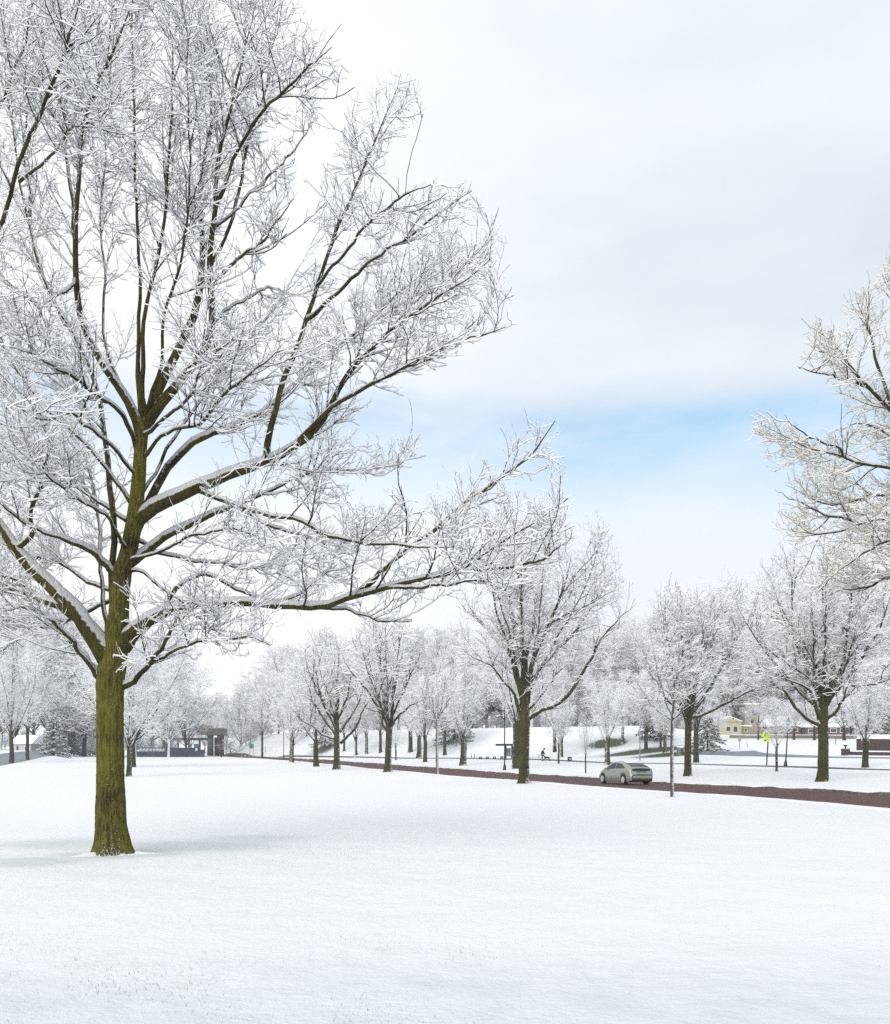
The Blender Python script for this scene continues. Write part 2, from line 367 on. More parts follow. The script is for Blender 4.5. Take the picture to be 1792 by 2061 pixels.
def ribbon(name, A, B, dz, mat, nacross=6, edge=0., seed=0, thick=0.):
    """A, B: matching rows of (X, Y) points; a sheet draped over the terrain between them"""
    rng = np.random.RandomState(seed); A = np.asarray(A, float); B = np.asarray(B, float)
    t = np.linspace(0, 1, nacross+1)[None, :, None]; G = A[:, None, :]*(1-t)+B[:, None, :]*t
    if edge:
        d = (B-A)/np.linalg.norm(B-A, axis=1)[:, None]
        def w(n):
            r = rng.normal(0, 1, n); k = np.ones(3)/3; return np.convolve(r, k, 'same')
        G[:, 0] += d*w(len(A))[:, None]*edge; G[:, -1] += d*w(len(A))[:, None]*edge
    Z = terrain(G[..., 0], G[..., 1])+dz
    V = np.concatenate([G, Z[..., None]], -1).reshape(-1, 3); nr, nc = Z.shape
    i = np.arange(nr-1)[:, None]*nc+np.arange(nc-1)[None, :]
    Fq = np.stack([i, i+nc, i+nc+1, i+1], -1).reshape(-1, 4)
    o = link(name, mesh_np(name, V, Fq, mat, {'across': np.tile(np.linspace(0, 1, nc), nr)})); setp(o, kind='structure'); return o
def dens(pts, n):
    pts = np.asarray(pts, float); s = np.concatenate([[0], np.cumsum(np.linalg.norm(np.diff(pts, axis=0), axis=1))])
    q = np.linspace(0, s[-1], n); return np.stack([np.interp(q, s, pts[:, k]) for k in range(pts.shape[1])], 1)
def build_roads():
    n = 900
    A, B = dens(ROAD_N, n), dens(ROAD_F, n)
    ribbon('road', A, B, .022, M['road'], 24, .10, 3)
    # raised verges: a low snow lip on the near side, a kerb of dirty turf on the far side
    def ridge(name, E, dirn, w, h, mat, seed, kind='structure'):
        rng = np.random.RandomState(seed); V = []; nn = len(E)
        j = np.convolve(rng.normal(0, 1, nn+4), np.ones(5)/5, 'valid')
        prof = [(0, 0), (.12, .75), (.5, 1.0), (1.0, 0)]
        T = np.gradient(E, axis=0); T /= np.linalg.norm(T, axis=1)[:, None]; Nn = np.stack([T[:, 1], -T[:, 0]], 1)*dirn
        G = []
        for (a, b) in prof:
            p = E+Nn*((a*w)+j*.05)[:, None] if not np.isscalar(a*w) else E+Nn*(a*w+j*.08)[:, None]
            z = terrain(p[:, 0], p[:, 1])+b*h*(1+.35*j)-(.03 if b == 0 else 0)
            G.append(np.concatenate([p, z[:, None]], 1))
        G = np.stack(G, 1); nr, nc = G.shape[:2]
        i = np.arange(nr-1)[:, None]*nc+np.arange(nc-1)[None, :]
        Fq = np.stack([i, i+nc, i+nc+1, i+1], -1).reshape(-1, 4)
        o = link(name, mesh_np(name, G.reshape(-1, 3), Fq, mat)); setp(o, kind='structure')
    ridge('snow_verge', A, -1, .5, .07, M['ground_lip'], 5)
    ridge('kerb', B, 1, .16, .13, M['verge'], 6)
    ridge('snow_bank', B+np.stack([T_ for T_ in (ROAD_NRM[:1]*.14)])[0], 1, .6, .17, M['ground_lip'], 7)
m, nt, b = new_mat('verge_turf'); f = noise(nt, 5, 5, .7)
nt.links.new(mixc(nt, maprange(nt, f, .4, .62), (.06, .05, .035), (.15, .13, .1)), b.inputs['Base Color']); b.inputs['Roughness'].default_value = .95; M['verge'] = m
M['ground_lip'] = plain('snow_lip', (.75, .76, .78), .85, var=.02, scale=2, bmp=.3, spec=.2)
build_roads()
WALK_PX = [(560,1523.5),(700,1525),(850,1527),(1075,1529.5),(1158,1533.6),(1350,1537.8),(1459,1541),(1620,1545.5),(1782,1550.5),(1900,1554)]
walk = np.array([hit(*p)[:2] for p in WALK_PX])
wd = dens(walk, 300)
_t = np.gradient(wd, axis=0); _t /= np.linalg.norm(_t, axis=1)[:, None]; _n = np.stack([-_t[:, 1], _t[:, 0]], 1)
if _n[0] @ np.array([0, 1]) < 0: _n = -_n
ribbon('footpath', wd, wd+_n*1.6, .02, M['path'], 3, .03, 9)
def path_edge():
    G = []
    for a, h in ((0, -.02), (0, .085), (.12, .085), (.12, -.02)):
        p = wd-_n*a; G.append(np.concatenate([p, (terrain(p[:, 0], p[:, 1])+h)[:, None]], 1))
    G = np.stack(G, 1); nr, nc = G.shape[:2]; i = np.arange(nr-1)[:, None]*nc+np.arange(nc-1)[None, :]
    Fq = np.stack([i, i+nc, i+nc+1, i+1], -1).reshape(-1, 4)
    setp(link('path_kerb', mesh_np('path_kerb', G.reshape(-1, 3), Fq, M['path'])), kind='structure')
path_edge()
up_px = [(1395,1517.5),(1450,1513.5),(1519,1511),(1535,1515.5),(1573,1518.6),(1646,1521.3),(1669,1523),(1782,1524.8),(1860,1526)]
lo_px = [(1395,1519),(1450,1520.2),(1505,1522),(1540,1523),(1573,1524),(1640,1525.2),(1669,1525.6),(1782,1527),(1860,1528.5)]
ribbon('driveway', dens([hit(*p)[:2] for p in lo_px], 160), dens([hit(*p)[:2] for p in up_px], 160), .03, M['asphalt_grey'], 6, .05, 4)
lf_lo = [(-60,1549),(14,1539),(58,1530.5),(104,1522),(150,1515)]; lf_up = [(-60,1524),(14,1516),(58,1512),(104,1509.5),(150,1508.5)]
ribbon('side_road', dens([hit(*p)[:2] for p in lf_lo], 80), dens([hit(*p)[:2] for p in lf_up], 80), .03, M['asphalt_grey'], 8, .05, 8)

# ------------------------------------------------------------------ trees: vectorised branch growth
def unit(v): return v/(np.linalg.norm(v, axis=-1, keepdims=True)+1e-9)
def tubes(Ln, Rd, S, h, wind=(.75, -.25, 0), windk=.18, rime=0.):
    """Ln (N,K,3) centre lines, Rd (N,K) radii -> tube vertices lifted into a cap of snow on top, quads, snow weight per vertex"""
    N_, K = Rd.shape
    T = np.gradient(Ln, axis=1); T = unit(T)
    ch = unit(Ln[:, -1]-Ln[:, 0]); side0 = np.cross(ch, np.array([.02, .03, 1.]))
    bad = np.linalg.norm(side0, axis=1) < .15
    side0[bad] = np.cross(ch[bad], np.array([0, 1., .1])); side0 = unit(side0)
    side = unit(side0[:, None]-np.sum(side0[:, None]*T, -1, keepdims=True)*T)
    up = np.cross(side, T)
    hor = np.sqrt(np.clip(1-T[..., 2]**2, 0, 1))
    h = np.broadcast_to(np.asarray(h, float).reshape(-1, 1) if np.ndim(h) == 1 else h, (N_, K))
    a = np.arange(S)*2*pi/S; ca, sa = np.cos(a), np.sin(a)
    off = ca[None, None, :, None]*up[:, :, None]+sa[None, None, :, None]*side[:, :, None]
    V = Ln[:, :, None]+Rd[:, :, None, None]*off
    sdir = np.zeros((N_, K, 3)); sdir[..., 2] = 1
    lift = np.clip(off[..., 2], 0, 1)*(.35+.65*hor)[..., None]*h[..., None]
    V[..., 2] += lift
    w = np.array(wind); sn = .5+.5*off[..., 2]*(.25+.75*hor)[..., None]+windk*(off@w)+rime
    sn -= .14*(1-hor)[..., None]
    i = (np.arange(N_)*K*S)[:, None, None]+(np.arange(K-1)*S)[None, :, None]+np.arange(S)[None, None, :]
    j = (np.arange(N_)*K*S)[:, None, None]+(np.arange(K-1)*S)[None, :, None]+((np.arange(S)+1) % S)[None, None, :]
    Fq = np.stack([i, j, j+S, i+S], -1).reshape(-1, 4)
    return V.reshape(-1, 3), Fq, sn.reshape(-1)
def merge(parts):
    V, Fq, A, b = [], [], [], 0
    for v, f, a in parts: V.append(v); Fq.append(f+b); A.append(a); b += len(v)
    return np.concatenate(V), np.concatenate(Fq), np.concatenate(A)
def inside(poly, x, y):
    poly = np.asarray(poly, float); c = np.zeros(x.shape, bool); n = len(poly); j = n-1
    for i in range(n):
        xi, yi = poly[i]; xj, yj = poly[j]
        q = ((yi > y) != (yj > y)) & (x < (xj-xi)*(y-yi)/(yj-yi+1e-12)+xi)
        c ^= q; j = i
    return c
def grow(rng, Ln, Rd, spacing, L, ang, r0, tip, K=5, curl=.2, upb=.15, t0=.15, tp=1.0, lenfall=.4, mask=None, keep=None, axis=None):
    """children sprouting along every parent line"""
    seg = np.linalg.norm(np.diff(Ln, axis=1), axis=2); tot = seg.sum(1)
    n = tot*(1-t0)/spacing; n = np.floor(n+rng.rand(len(n))).astype(int)
    idx = np.repeat(np.arange(len(n)), n); m = len(idx)
    if m == 0: return np.zeros((0, K, 3)), np.zeros((0, K))
    Kp = Ln.shape[1]; t = t0+(tp-t0)*rng.rand(m)**.8; f = t*(Kp-1); k = np.minimum(f.astype(int), Kp-2); fr = (f-k)[:, None]
    pos = Ln[idx, k]*(1-fr)+Ln[idx, k+1]*fr; tan = unit(Ln[idx, k+1]-Ln[idx, k]); pr = Rd[idx, k]*(1-fr[:, 0])+Rd[idx, k+1]*fr[:, 0]
    rnd = unit(rng.normal(size=(m, 3)))
    if axis is not None: rnd = unit(rnd*np.array(axis))
    perp = unit(rnd-np.sum(rnd*tan, -1, keepdims=True)*tan)
    an = np.radians(rng.uniform(ang[0], ang[1], m))[:, None]
    d = unit(tan*np.cos(an)+perp*np.sin(an)+np.array([0, 0, upb]))
    ln = rng.uniform(L[0], L[1], m)*(1-lenfall*t)
    pts = [pos]; step = (ln/(K-1))[:, None]
    for _ in range(K-1):
        pts.append(pts[-1]+d*step); d = unit(d+rng.normal(0, curl, (m, 3))+np.array([0, 0, upb*.5]))
    C = np.stack(pts, 1)
    rr = np.minimum(pr*.75, r0*rng.uniform(.75, 1.2, m)); Rn = rr[:, None]*np.linspace(1, 0, K)[None]+tip*np.linspace(0, 1, K)[None]
    Rn = np.maximum(Rn, tip)
    if mask is not None:
        q = mask(C[:, -1]) & mask(C[:, K//2]); C, Rn = C[q], Rn[q]
    return C, Rn
def smooth_line(pts, K, rng=None, wig=0.):
    pts = np.asarray(pts, float); s = np.concatenate([[0], np.cumsum(np.linalg.norm(np.diff(pts[:, :3], axis=0), axis=1))])
    q = np.linspace(0, s[-1], K*3); D = np.stack([np.interp(q, s, pts[:, k]) for k in range(pts.shape[1])], 1)
    kn = max(3, int(K*3/len(pts))|1)
    if kn > 3: kn = min(kn, 9)
    pad = kn//2; ker = np.ones(kn)/kn
    E = np.stack([np.convolve(np.concatenate([2*D[0, k]-D[1:pad+1, k][::-1], D[:, k], 2*D[-1, k]-D[-pad-1:-1, k][::-1]]), ker, 'valid') for k in range(D.shape[1])], 1)
    E = E[np.linspace(0, len(E)-1, K).round().astype(int)]
    if rng is not None and wig:
        w = rng.normal(0, wig, (K, 3)); w[0] = 0; w = np.cumsum(w, 0); w -= np.linspace(0, 1, K)[:, None]*w[-1]; E[:, :3] += w
    return E
def traced(limbs, Y0, rng, K=22, wig=.02):
    """limbs: (pixel points (x, y, width), depth offset at the tip, depth offset at the root)"""
    Ls, Rs = [], []
    for L_ in limbs:
        pts, dY = L_[0], L_[1]; d0 = L_[2] if len(L_) > 2 else 0.
        if len(L_) > 2 and Ls:       # a fork: root it in the limb that passes under its first point
            A_ = np.concatenate(Ls); ax, ay = proj(A_); dd = np.hypot(ax-pts[0][0], ay-pts[0][1])+3*np.abs(A_[:, 1]-Y0-d0); j_ = int(np.argmin(dd))
            if math.hypot(ax[j_]-pts[0][0], ay[j_]-pts[0][1]) < 26: d0 = A_[j_, 1]-Y0; pts = [(float(ax[j_]), float(ay[j_]), pts[0][2])]+list(pts[1:])
        n = len(pts); Q = []
        sx = np.concatenate([[0], np.cumsum([math.hypot(pts[i+1][0]-pts[i][0], pts[i+1][1]-pts[i][1]) for i in range(n-1)])]); sx /= sx[-1]
        for (x, y, w), t in zip(pts, sx):
            Y = Y0+d0+(dY-d0)*t**1.2
            p = P(x, y, Y); Q.append([*p, max(w, .8)/2*Y/F])
        E = smooth_line(Q, K, rng, wig); Ls.append(E[:, :3]); r = E[:, 3]*(1-.72*sstep(.72, 1, np.linspace(0, 1, K))); Rs.append(r)
    return np.stack(Ls), np.stack(Rs)
def add_tree_meshes(root, base, trunk_part, groups, mats):
    """trunk_part (V,F,A); groups: {child name: list of (V,F,A)} all in world coordinates"""
    if trunk_part is not None:
        v, f, a = trunk_part; link('trunk', mesh_np('trunk', v-base, f, mats[0], {'sn': a}), root)
    for nm, parts, mt, sm in groups:
        v, f, a = merge(parts); link(nm, mesh_np(nm, v-base, f, mt, {'sn': a}, smooth=sm), root)
def trunk_mesh(pts, K, S, rng, flare=1.5, lobes=5, rough=.035, face=(-8, .16), crevice=None):
    """pts: (x,y,z,r) world; a trunk with root flare, lobes and uneven bark"""
    E = smooth_line(pts, K); C = E[:, :3]; r = E[:, 3]; s = C[:, 2]-C[0, 2]; rb = r[min(4, K-1)]
    a = np.arange(S)*2*pi/S; ph = rng.rand(8)*6.28
    lob = np.cos(lobes*a+ph[0])*.5+.35*np.cos((lobes-2)*a+ph[1])+.3*np.cos(2*a+ph[2])
    fl = (.55*np.exp(-s/(rb*1.4))+.45*np.exp(-s/(rb*.35)))[:, None]
    rad = r[:, None]*(1+(flare-1)*fl*(1+.8*lob[None]))
    aa, ss = np.meshgrid(a, s); un = rb
    bumpy = (np.sin(aa*11+ph[3]+np.sin(ss/un*1.6+ph[4])*1.4)*.5+np.sin(aa*17+ph[5]+np.sin(ss/un*2.3)*1.8)*.35+np.sin(aa*5+ss/un*.9+ph[6])*.5+np.sin(ss/un*2.1+aa*2)*.3)
    rad = rad*(1+rough*bumpy+rng.normal(0, rough*.25, rad.shape))
    if crevice:
        da = np.abs((aa-R(crevice[0])+pi) % (2*pi)-pi); rad = rad*(1-.22*np.exp(-(da/.07)**2)*sstep(crevice[1], crevice[1]*.4, ss)+.05*np.exp(-((da-.2)/.1)**2)*sstep(crevice[1], 0, ss))
    V = np.stack([C[:, None, 0]+rad*np.cos(a)[None], C[:, None, 1]+rad*np.sin(a)[None], np.repeat(C[:, 2:3], S, 1)], -1)
    w = np.cos(a-R(face[0]))*face[1]+np.cos(a-R(-40))*.03
    w = np.where(w > 0, w, w*1.2)
    sn = .34+w[None]+.12*np.exp(-s/(rb*.9))[:, None]+0*aa
    sn = sn+.05*(sn > .45)
    i = (np.arange(K-1)*S)[:, None]+np.arange(S)[None]; j = (np.arange(K-1)*S)[:, None]+((np.arange(S)+1) % S)[None]
    return V.reshape(-1, 3), np.stack([i, j, j+S, i+S], -1).reshape(-1, 4), sn.reshape(-1)
def collar(Rd, k=3, amt=.35):
    R2 = Rd.copy()
    for q in range(k): R2[:, q] *= 1+amt*(1-q/k)**2
    return R2

# ---- the large near tree on the left, traced limb by limb
def near_tree():
    rng = np.random.RandomState(11)
    bx, by, bz = hit(228, 1722); Y0 = by; base = np.array([bx, by, bz])
    tr = [(228,1728,76),(227,1700,70),(224,1650,64),(222,1560,60),(221,1480,59),(222,1420,59),(222,1375,62),(226,1335,61),(234,1285,51),(239,1240,44),(241,1200,43),(245,1155,43),(259,1110,36),(268,1060,33),(275,1010,30),(280,960,28),(283,900,26),(286,842,29)]
    pts = []
    for x, y, w in tr:
        p = P(x, y, Y0); pts.append([*p, w/2*Y0/F*(.88 if y > 1150 else .95)])
    pts[0][2] = bz-.06
    trunk = trunk_mesh(pts, 150, 72, rng, 1.62, 5, .04, face=(-78, .15), crevice=(-80, .95))
    root = empty('bare_tree', base, label='huge snowy bare tree with mossy olive trunk, nearest of all in the field', cat='tree')
    Lm = [
     ([(285,880,19),(276,838,18.5),(262,800,17),(225,755,15.5),(192,700,14.5),(170,640,13),(158,590,12.5),(152,520,11.5),(151,440,11),(158,350,9.5),(160,260,8.5),(190,165,7),(240,75,5),(270,0,4),(300,-90,2.5)], -1.2),
     ([(158,480,8),(148,400,8),(130,320,7),(126,250,6),(140,170,5.5),(146,90,5),(128,0,4),(120,-80,2)], 2.4, -.2),
     ([(286,840,12),(281,770,10),(277,690,8),(283,600,7),(276,500,6.5),(275,380,6),(270,250,5),(268,120,4),(262,0,3),(258,-70,2)], 1.5),
     ([(290,830,12),(292,740,9),(296,660,8.5),(318,560,7),(334,440,6.5),(335,330,6),(346,220,5),(350,120,4),(338,20,3),(340,-60,2)], -2.2),
     ([(286,870,17),(298,830,18),(318,780,17.5),(345,725,16),(370,670,15),(388,620,14.5),(401,560,13),(397,480,12),(395,420,10.5),(402,340,9),(418,260,7.5),(420,150,6),(414,50,4.5),(412,-40,2.5)], 2.4),
     ([(287,872,18),(301,834,18.5),(330,795,17.5),(372,755,16),(412,705,14.5),(432,650,14),(424,590,13),(422,550,13),(432,500,12),(441,430,10.5),(443,340,9),(452,270,7),(478,170,5.5),(500,80,4),(512,0,3),(520,-80,2)], -1.0),
     ([(442,400,7),(468,320,6),(520,240,5.5),(580,180,4.5),(625,130,3.5),(668,95,2)], -2.8, -.7),
     ([(431,520,7),(470,440,6.5),(490,340,6),(520,230,5),(548,130,4),(566,40,3),(572,-40,2)], 2.2, -.5),
     ([(424,580,6),(470,530,5),(520,500,4),(560,440,3),(592,400,2)], -1.5, -.4),
     ([(432,650,6),(480,610,5),(530,590,4),(575,590,2.5)], 1.8, -.4),
     ([(440,440,6),(500,390,5),(555,330,4),(600,285,3),(640,235,2)], 1.5, -.6),
     ([(281,1046,21),(300,1027,23),(336,1008,22),(388,988,21),(440,966,19),(491,945,17.5),(543,927,16),(595,897,14),(628,868,12.5),(665,815,11),(705,750,10),(770,680,8),(838,628,6.5),(896,588,5),(950,556,4),(990,520,2)], -1.6),
     ([(522,932,13),(537,880,12),(552,825,11.5),(575,755,10.5),(600,705,10),(616,655,9),(636,590,8),(656,525,7),(690,425,6),(724,330,5),(755,270,4),(786,200,3),(806,150,2)], 2.2, -.7),
     ([(614,660,8),(650,615,6.5),(700,565,6),(765,512,5),(820,480,4),(880,430,3.5),(950,385,2)], .2, .9),
     ([(600,894,9),(660,820,8),(720,785,7),(795,750,6),(840,712,5.5),(900,690,4.5),(965,675,3.5),(1028,655,2)], -2.6, -.9),
     ([(640,580,5),(700,500,4.5),(760,440,4),(820,400,3),(868,372,2)], -2.3, .8),
     ([(760,690,5),(850,600,4.5),(920,545,4),(990,480,2)], 1.2, -.9),
     ([(270,1075,18),(296,1025,16),(322,970,15),(350,925,15),(400,882,13.5),(450,872,12),(500,852,11),(545,824,9.5),(600,770,8),(660,720,7),(740,650,5.5),(830,570,4),(900,520,2.5)], 3.0, .3),
     ([(284,925,7),(304,895,6),(350,862,5.5),(410,856,5),(438,815,5),(480,768,4.5),(535,728,4),(572,705,2)], -2.4),
     ([(252,1140,18),(285,1108,16),(325,1080,14.5),(372,1056,13),(429,1032,11),(470,1015,9),(530,985,7),(600,950,5),(680,940,4),(760,942,3.2),(810,930,2)], 1.6),
     ([(396,988,8),(430,1000,8),(465,1010,7.5),(543,1030,7.5),(605,1043,7),(657,1072,6.5),(724,1092,6),(776,1104,5),(850,1106,3.5),(940,1106,2)], -2.8, -.6),
     ([(465,1012,6),(517,1040,5.5),(569,1070,5),(646,1088,3.5),(700,1110,2)], 1.7, -1.2),
     ([(246,1300,32),(268,1277,27),(290,1255,23),(331,1230,19),(367,1216,17),(414,1212,15.5),(465,1214,14),(517,1218,13.5),(595,1226,13),(648,1219,12.5),(713,1203,11.5),(799,1178,10.5),(842,1169,9.5),(916,1147,7.5),(972,1117,6.5),(1015,1083,6),(1058,1061,5),(1101,1031,4),(1144,1004,2)], -2.2),
     ([(700,1207,10),(735,1186,9.5),(769,1147,8.5),(808,1117,8),(842,1091,7.5),(886,1052,7),(929,1018,6.5),(972,988,6),(1006,962,5.5),(1045,936,4.5),(1080,900,3.5),(1118,848,2)], -2.0, -1.5),
     ([(910,1150,6),(960,1148,5.5),(1015,1143,5),(1050,1137,4.5),(1088,1130,4),(1115,1112,3),(1140,1094,2)], -2.9, -2.0),
     ([(780,1182,5),(840,1183,5),(898,1188,4),(972,1177,3),(1020,1190,2)], -3.2, -1.8),
     ([(640,1222,6),(690,1226,5),(722,1229,4.5),(778,1243,3.5),(830,1250,2)], -.8, -1.5),
     ([(330,1229,10),(345,1200,9),(370,1175,8),(393,1160,7.5),(424,1156,7),(465,1181,6.5),(517,1201,6),(569,1212,4),(620,1205,2)], .8, -.2),
     ([(560,1222,6),(610,1195,5),(660,1160,4.5),(700,1100,3.5),(760,1060,2)], 1.2, -1.2),
     ([(248,1382,11),(270,1362,10),(290,1341,9),(308,1322,8),(325,1300,7.5),(340,1275,7),(352,1248,6),(362,1215,3)], -1.4),
     ([(282,1350,6),(305,1334,6),(321,1326,6),(350,1312,5.5),(383,1300,5),(430,1290,4),(490,1290,3),(545,1300,2)], -2.3, -.4),
     ([(258,1150,5),(290,1165,5),(320,1190,4.5),(355,1220,4.5),(390,1252,4),(425,1275,3.5),(460,1295,2)], -1.4),
     ([(250,1130,5),(310,1120,4.5),(380,1090,4),(460,1065,3.5),(520,1080,2)], -2.2),
     ([(218,1322,40),(197,1290,36),(176,1258,33),(140,1222,30),(103,1183,27),(67,1145,25),(31,1108,23),(8,1072,20),(-45,1010,15),(-85,900,12),(-90,760,9),(-60,620,7),(-40,500,5),(-30,380,3)], -1.0),
     ([(28,1108,10),(45,1098,9),(66,1072,9),(58,1040,8),(78,1005,7),(88,985,6),(92,930,4),(110,880,2.5)], -1.8, -.7),
     ([(165,1245,20),(129,1228,17),(98,1216,15),(60,1208,11),(13,1196,10),(-60,1170,6)], 1.4, -.2),
     ([(90,1212,7),(60,1190,6),(13,1160,5),(-40,1130,3)], .9, .5),
     ([(242,1168,14),(222,1150,14),(200,1125,13.5),(181,1108,12.5),(158,1092,11.5),(130,1080,9),(103,1072,7.5),(60,1050,6),(10,1020,5),(-40,960,3)], -1.5),
     ([(206,1372,13),(186,1352,12),(172,1322,10),(150,1296,9),(118,1270,8),(85,1240,6.5),(40,1228,5),(-10,1235,3)], -1.6),
     ([(200,1360,11),(186,1330,9),(165,1300,8),(130,1275,6.5),(95,1250,5),(50,1262,3)], 1.4),
     ([(232,1262,13),(224,1215,12),(222,1150,12.5),(228,1090,13),(226,1030,12),(216,950,11),(207,880,10.5),(205,820,10),(190,760,9),(170,715,8.5),(130,640,7.5),(92,575,7),(62,470,6),(44,380,5),(30,280,4),(24,160,3),(20,40,2)], 2.6),
     ([(225,1290,11),(214,1240,10),(207,1180,9),(200,1130,8),(196,1050,6.5),(180,960,5),(160,900,3)], 1.6),
     ([(276,905,10),(262,868,9.5),(240,830,9),(205,800,8),(155,770,7),(110,742,6),(70,720,4.5),(20,700,3)], -2.6),
     ([(262,1010,8),(225,960,8),(190,915,7.5),(150,870,7.5),(105,832,7.5),(70,795,8),(45,762,8.5),(14,718,8),(-40,640,6),(-50,520,4)], 2.4),
     ([(160,552,7),(130,580,7),(100,601,6.5),(70,640,5.5),(45,670,4),(20,700,2)], -2.0, -.5),
     ([(-55,560,8),(-10,480,8.5),(14,430,8.5),(46,345,8),(75,270,7.5),(110,190,7),(145,100,6),(165,20,5),(178,-70,3)], -3.4, -2.0),
     ([(42,370,5),(80,345,5),(120,300,4.5),(150,250,4),(200,235,3),(240,190,2)], -3.6, -2.9),
     ([(-50,300,6),(-10,220,5.5),(30,130,5),(62,40,4),(80,-50,2)], 1.0, 2.0),
     ([(60,470,5),(62,400,5),(48,300,4.5),(60,200,4),(90,110,3),(105,20,2)], 3.5, 2.2),
     ([(280,870,7),(250,800,6),(222,730,6),(205,660,5.5),(215,560,5),(205,440,4),(220,330,3.5),(210,220,3),(225,100,2)], 3.4),
     ([(292,840,8),(320,740,7),(312,640,6),(345,540,5.5),(370,430,5),(380,300,4),(372,180,3),(385,60,2)], -3.4),
     ([(270,1020,7),(330,930,6.5),(420,800,6),(500,700,5),(560,620,4),(600,540,3)], 3.8),
     ([(268,1060,8),(200,1010,7),(120,960,6.5),(60,900,6),(0,860,5)], 3.4),
     ([(246,1190,8),(180,1180,7),(100,1130,6),(40,1120,4),(-20,1080,3)], 3.6),
     ([(262,1080,7),(330,1120,6.5),(420,1130,5.5),(500,1150,4.5),(560,1140,3)], 3.4),
     ([(276,960,7),(230,900,7),(150,830,6),(90,850,5),(40,820,4)], -3.2),
     ([(262,1110,7),(200,1040,6.5),(150,1000,6),(100,960,5),(50,950,4)], -3.4),
     ([(284,880,7),(340,840,6),(380,800,5),(400,740,4),(470,680,3)], -3.2),
     ([(240,1200,7),(180,1230,6),(100,1250,5),(30,1290,4),(-30,1330,3)], 3.0),
    ]
    L0, R0 = traced(Lm, Y0, rng, 26, .018)
    R0 = collar(R0, 3, .25); R0 *= np.linspace(1, .85, R0.shape[1])[None]
    tot = np.linalg.norm(np.diff(L0, axis=1), axis=2).sum(1)
    hh = np.clip(R0*1.15, .04, .11)
    poly = [(-700,-900),(560,-900),(600,0),(628,30),(688,62),(706,110),(690,165),(640,200),(650,255),(606,292),(592,335),(606,385),(560,415),(585,470),(540,530),(510,560),(520,600),(580,575),(612,520),(615,470),(600,430),(630,390),(640,300),(680,250),(700,180),(745,155),(805,128),(840,165),(858,255),(828,300),(790,345),(808,385),(880,362),(968,375),(1002,462),(1030,510),(1022,560),(1043,640),(1030,672),(965,694),(905,722),(880,752),(825,790),(800,832),(742,838),(700,868),(760,872),(830,858),(856,910),(830,950),(760,966),(715,985),(740,1010),(780,965),(850,1000),(905,930),(955,922),(970,888),(1010,856),(1072,836),(1128,838),(1136,930),(1150,985),(1160,1090),(1130,1140),(1050,1200),(940,1215),(850,1262),(760,1262),(650,1242),(570,1250),(565,1300),(520,1335),(450,1345),(400,1345),(300,1400),(262,1382),(180,1345),(150,1340),(60,1345),(-700,1340)]
    def mask(p):
        x, y = proj(p); return inside(poly, x+rng.normal(-6, 9, x.shape), y+rng.normal(3, 9, x.shape)) & (p[:, 1] > Y0-6.5)
    groups = []
    mb = MB(); nA = 40
    for k, (rr, zz) in enumerate(((1.15, -.03), (.82, .012), (.62, .03), (.48, .05), (.30, .06))):
        for q in range(nA):
            a = 2*pi*q/nA; j = .85+.22*math.sin(5*a+1)+.12*math.sin(11*a+k)+rng.uniform(-.04, .04); mb.V.append((rr*j*math.cos(a), rr*j*math.sin(a), zz*(1+.5*math.sin(3*a+2)+rng.uniform(-.3, .3)) if k else -.03))
    for k in range(4):
        for q in range(nA): mb.F.append((k*nA+q, k*nA+(q+1) % nA, (k+1)*nA+(q+1) % nA, (k+1)*nA+q))
    mb.build('snow_skirt', M['ground'], root, True)
    # one child per limb, each with the branches that fork from it
    for i in range(len(L0)):
        S = 14 if R0[i].max() > .05 else 9
        v, f, a = tubes(L0[i:i+1], R0[i:i+1], S, hh[i:i+1])
        link('limb', mesh_np('limb', v-base, f, M['bark_limb'], {'sn': a}), root)
    L1, R1 = grow(rng, L0, R0, .27, (.9, 2.4), (28, 60), .018, .005, 8, .12, .20, .26, 1.0, .45, mask)
    x_, y_ = proj(L1[:, 4]); q_ = (rng.rand(len(L1)) < .72) | ~((x_ > 470) & (y_ > 930)); L1, R1 = L1[q_], R1[q_]
    L2, R2 = grow(rng, L1, R1, .165, (.35, .95), (28, 58), .0088, .004, 6, .20, .18, .08, 1.0, .4, mask)
    Lx, Rx = grow(rng, L0, R0, .13, (.3, .9), (30, 75), .009, .004, 6, .25, .2, .34, 1.0, .3, mask)
    L2 = np.concatenate([L2, Lx]); R2 = np.concatenate([R2, Rx])
    L3, R3 = grow(rng, L2, R2, .09, (.12, .42), (25, 60), .0050, .0034, 4, .25, .15, .1, 1.0, .3, mask)
    b = [tubes(L1, R1, 6, .024, windk=.12, rime=.0)]
    t = [tubes(L2, R2, 4, .021, windk=.14, rime=.0), tubes(L3, R3, 3, .017, windk=.14, rime=.05)]
    print('near tree', len(L1), len(L2), len(L3))
    add_tree_meshes(root, base, trunk, [('crown', b, M['twig_near'], True), ('twigs', t, M['twig_near'], False)], (M['bark_near'],))
near_tree()

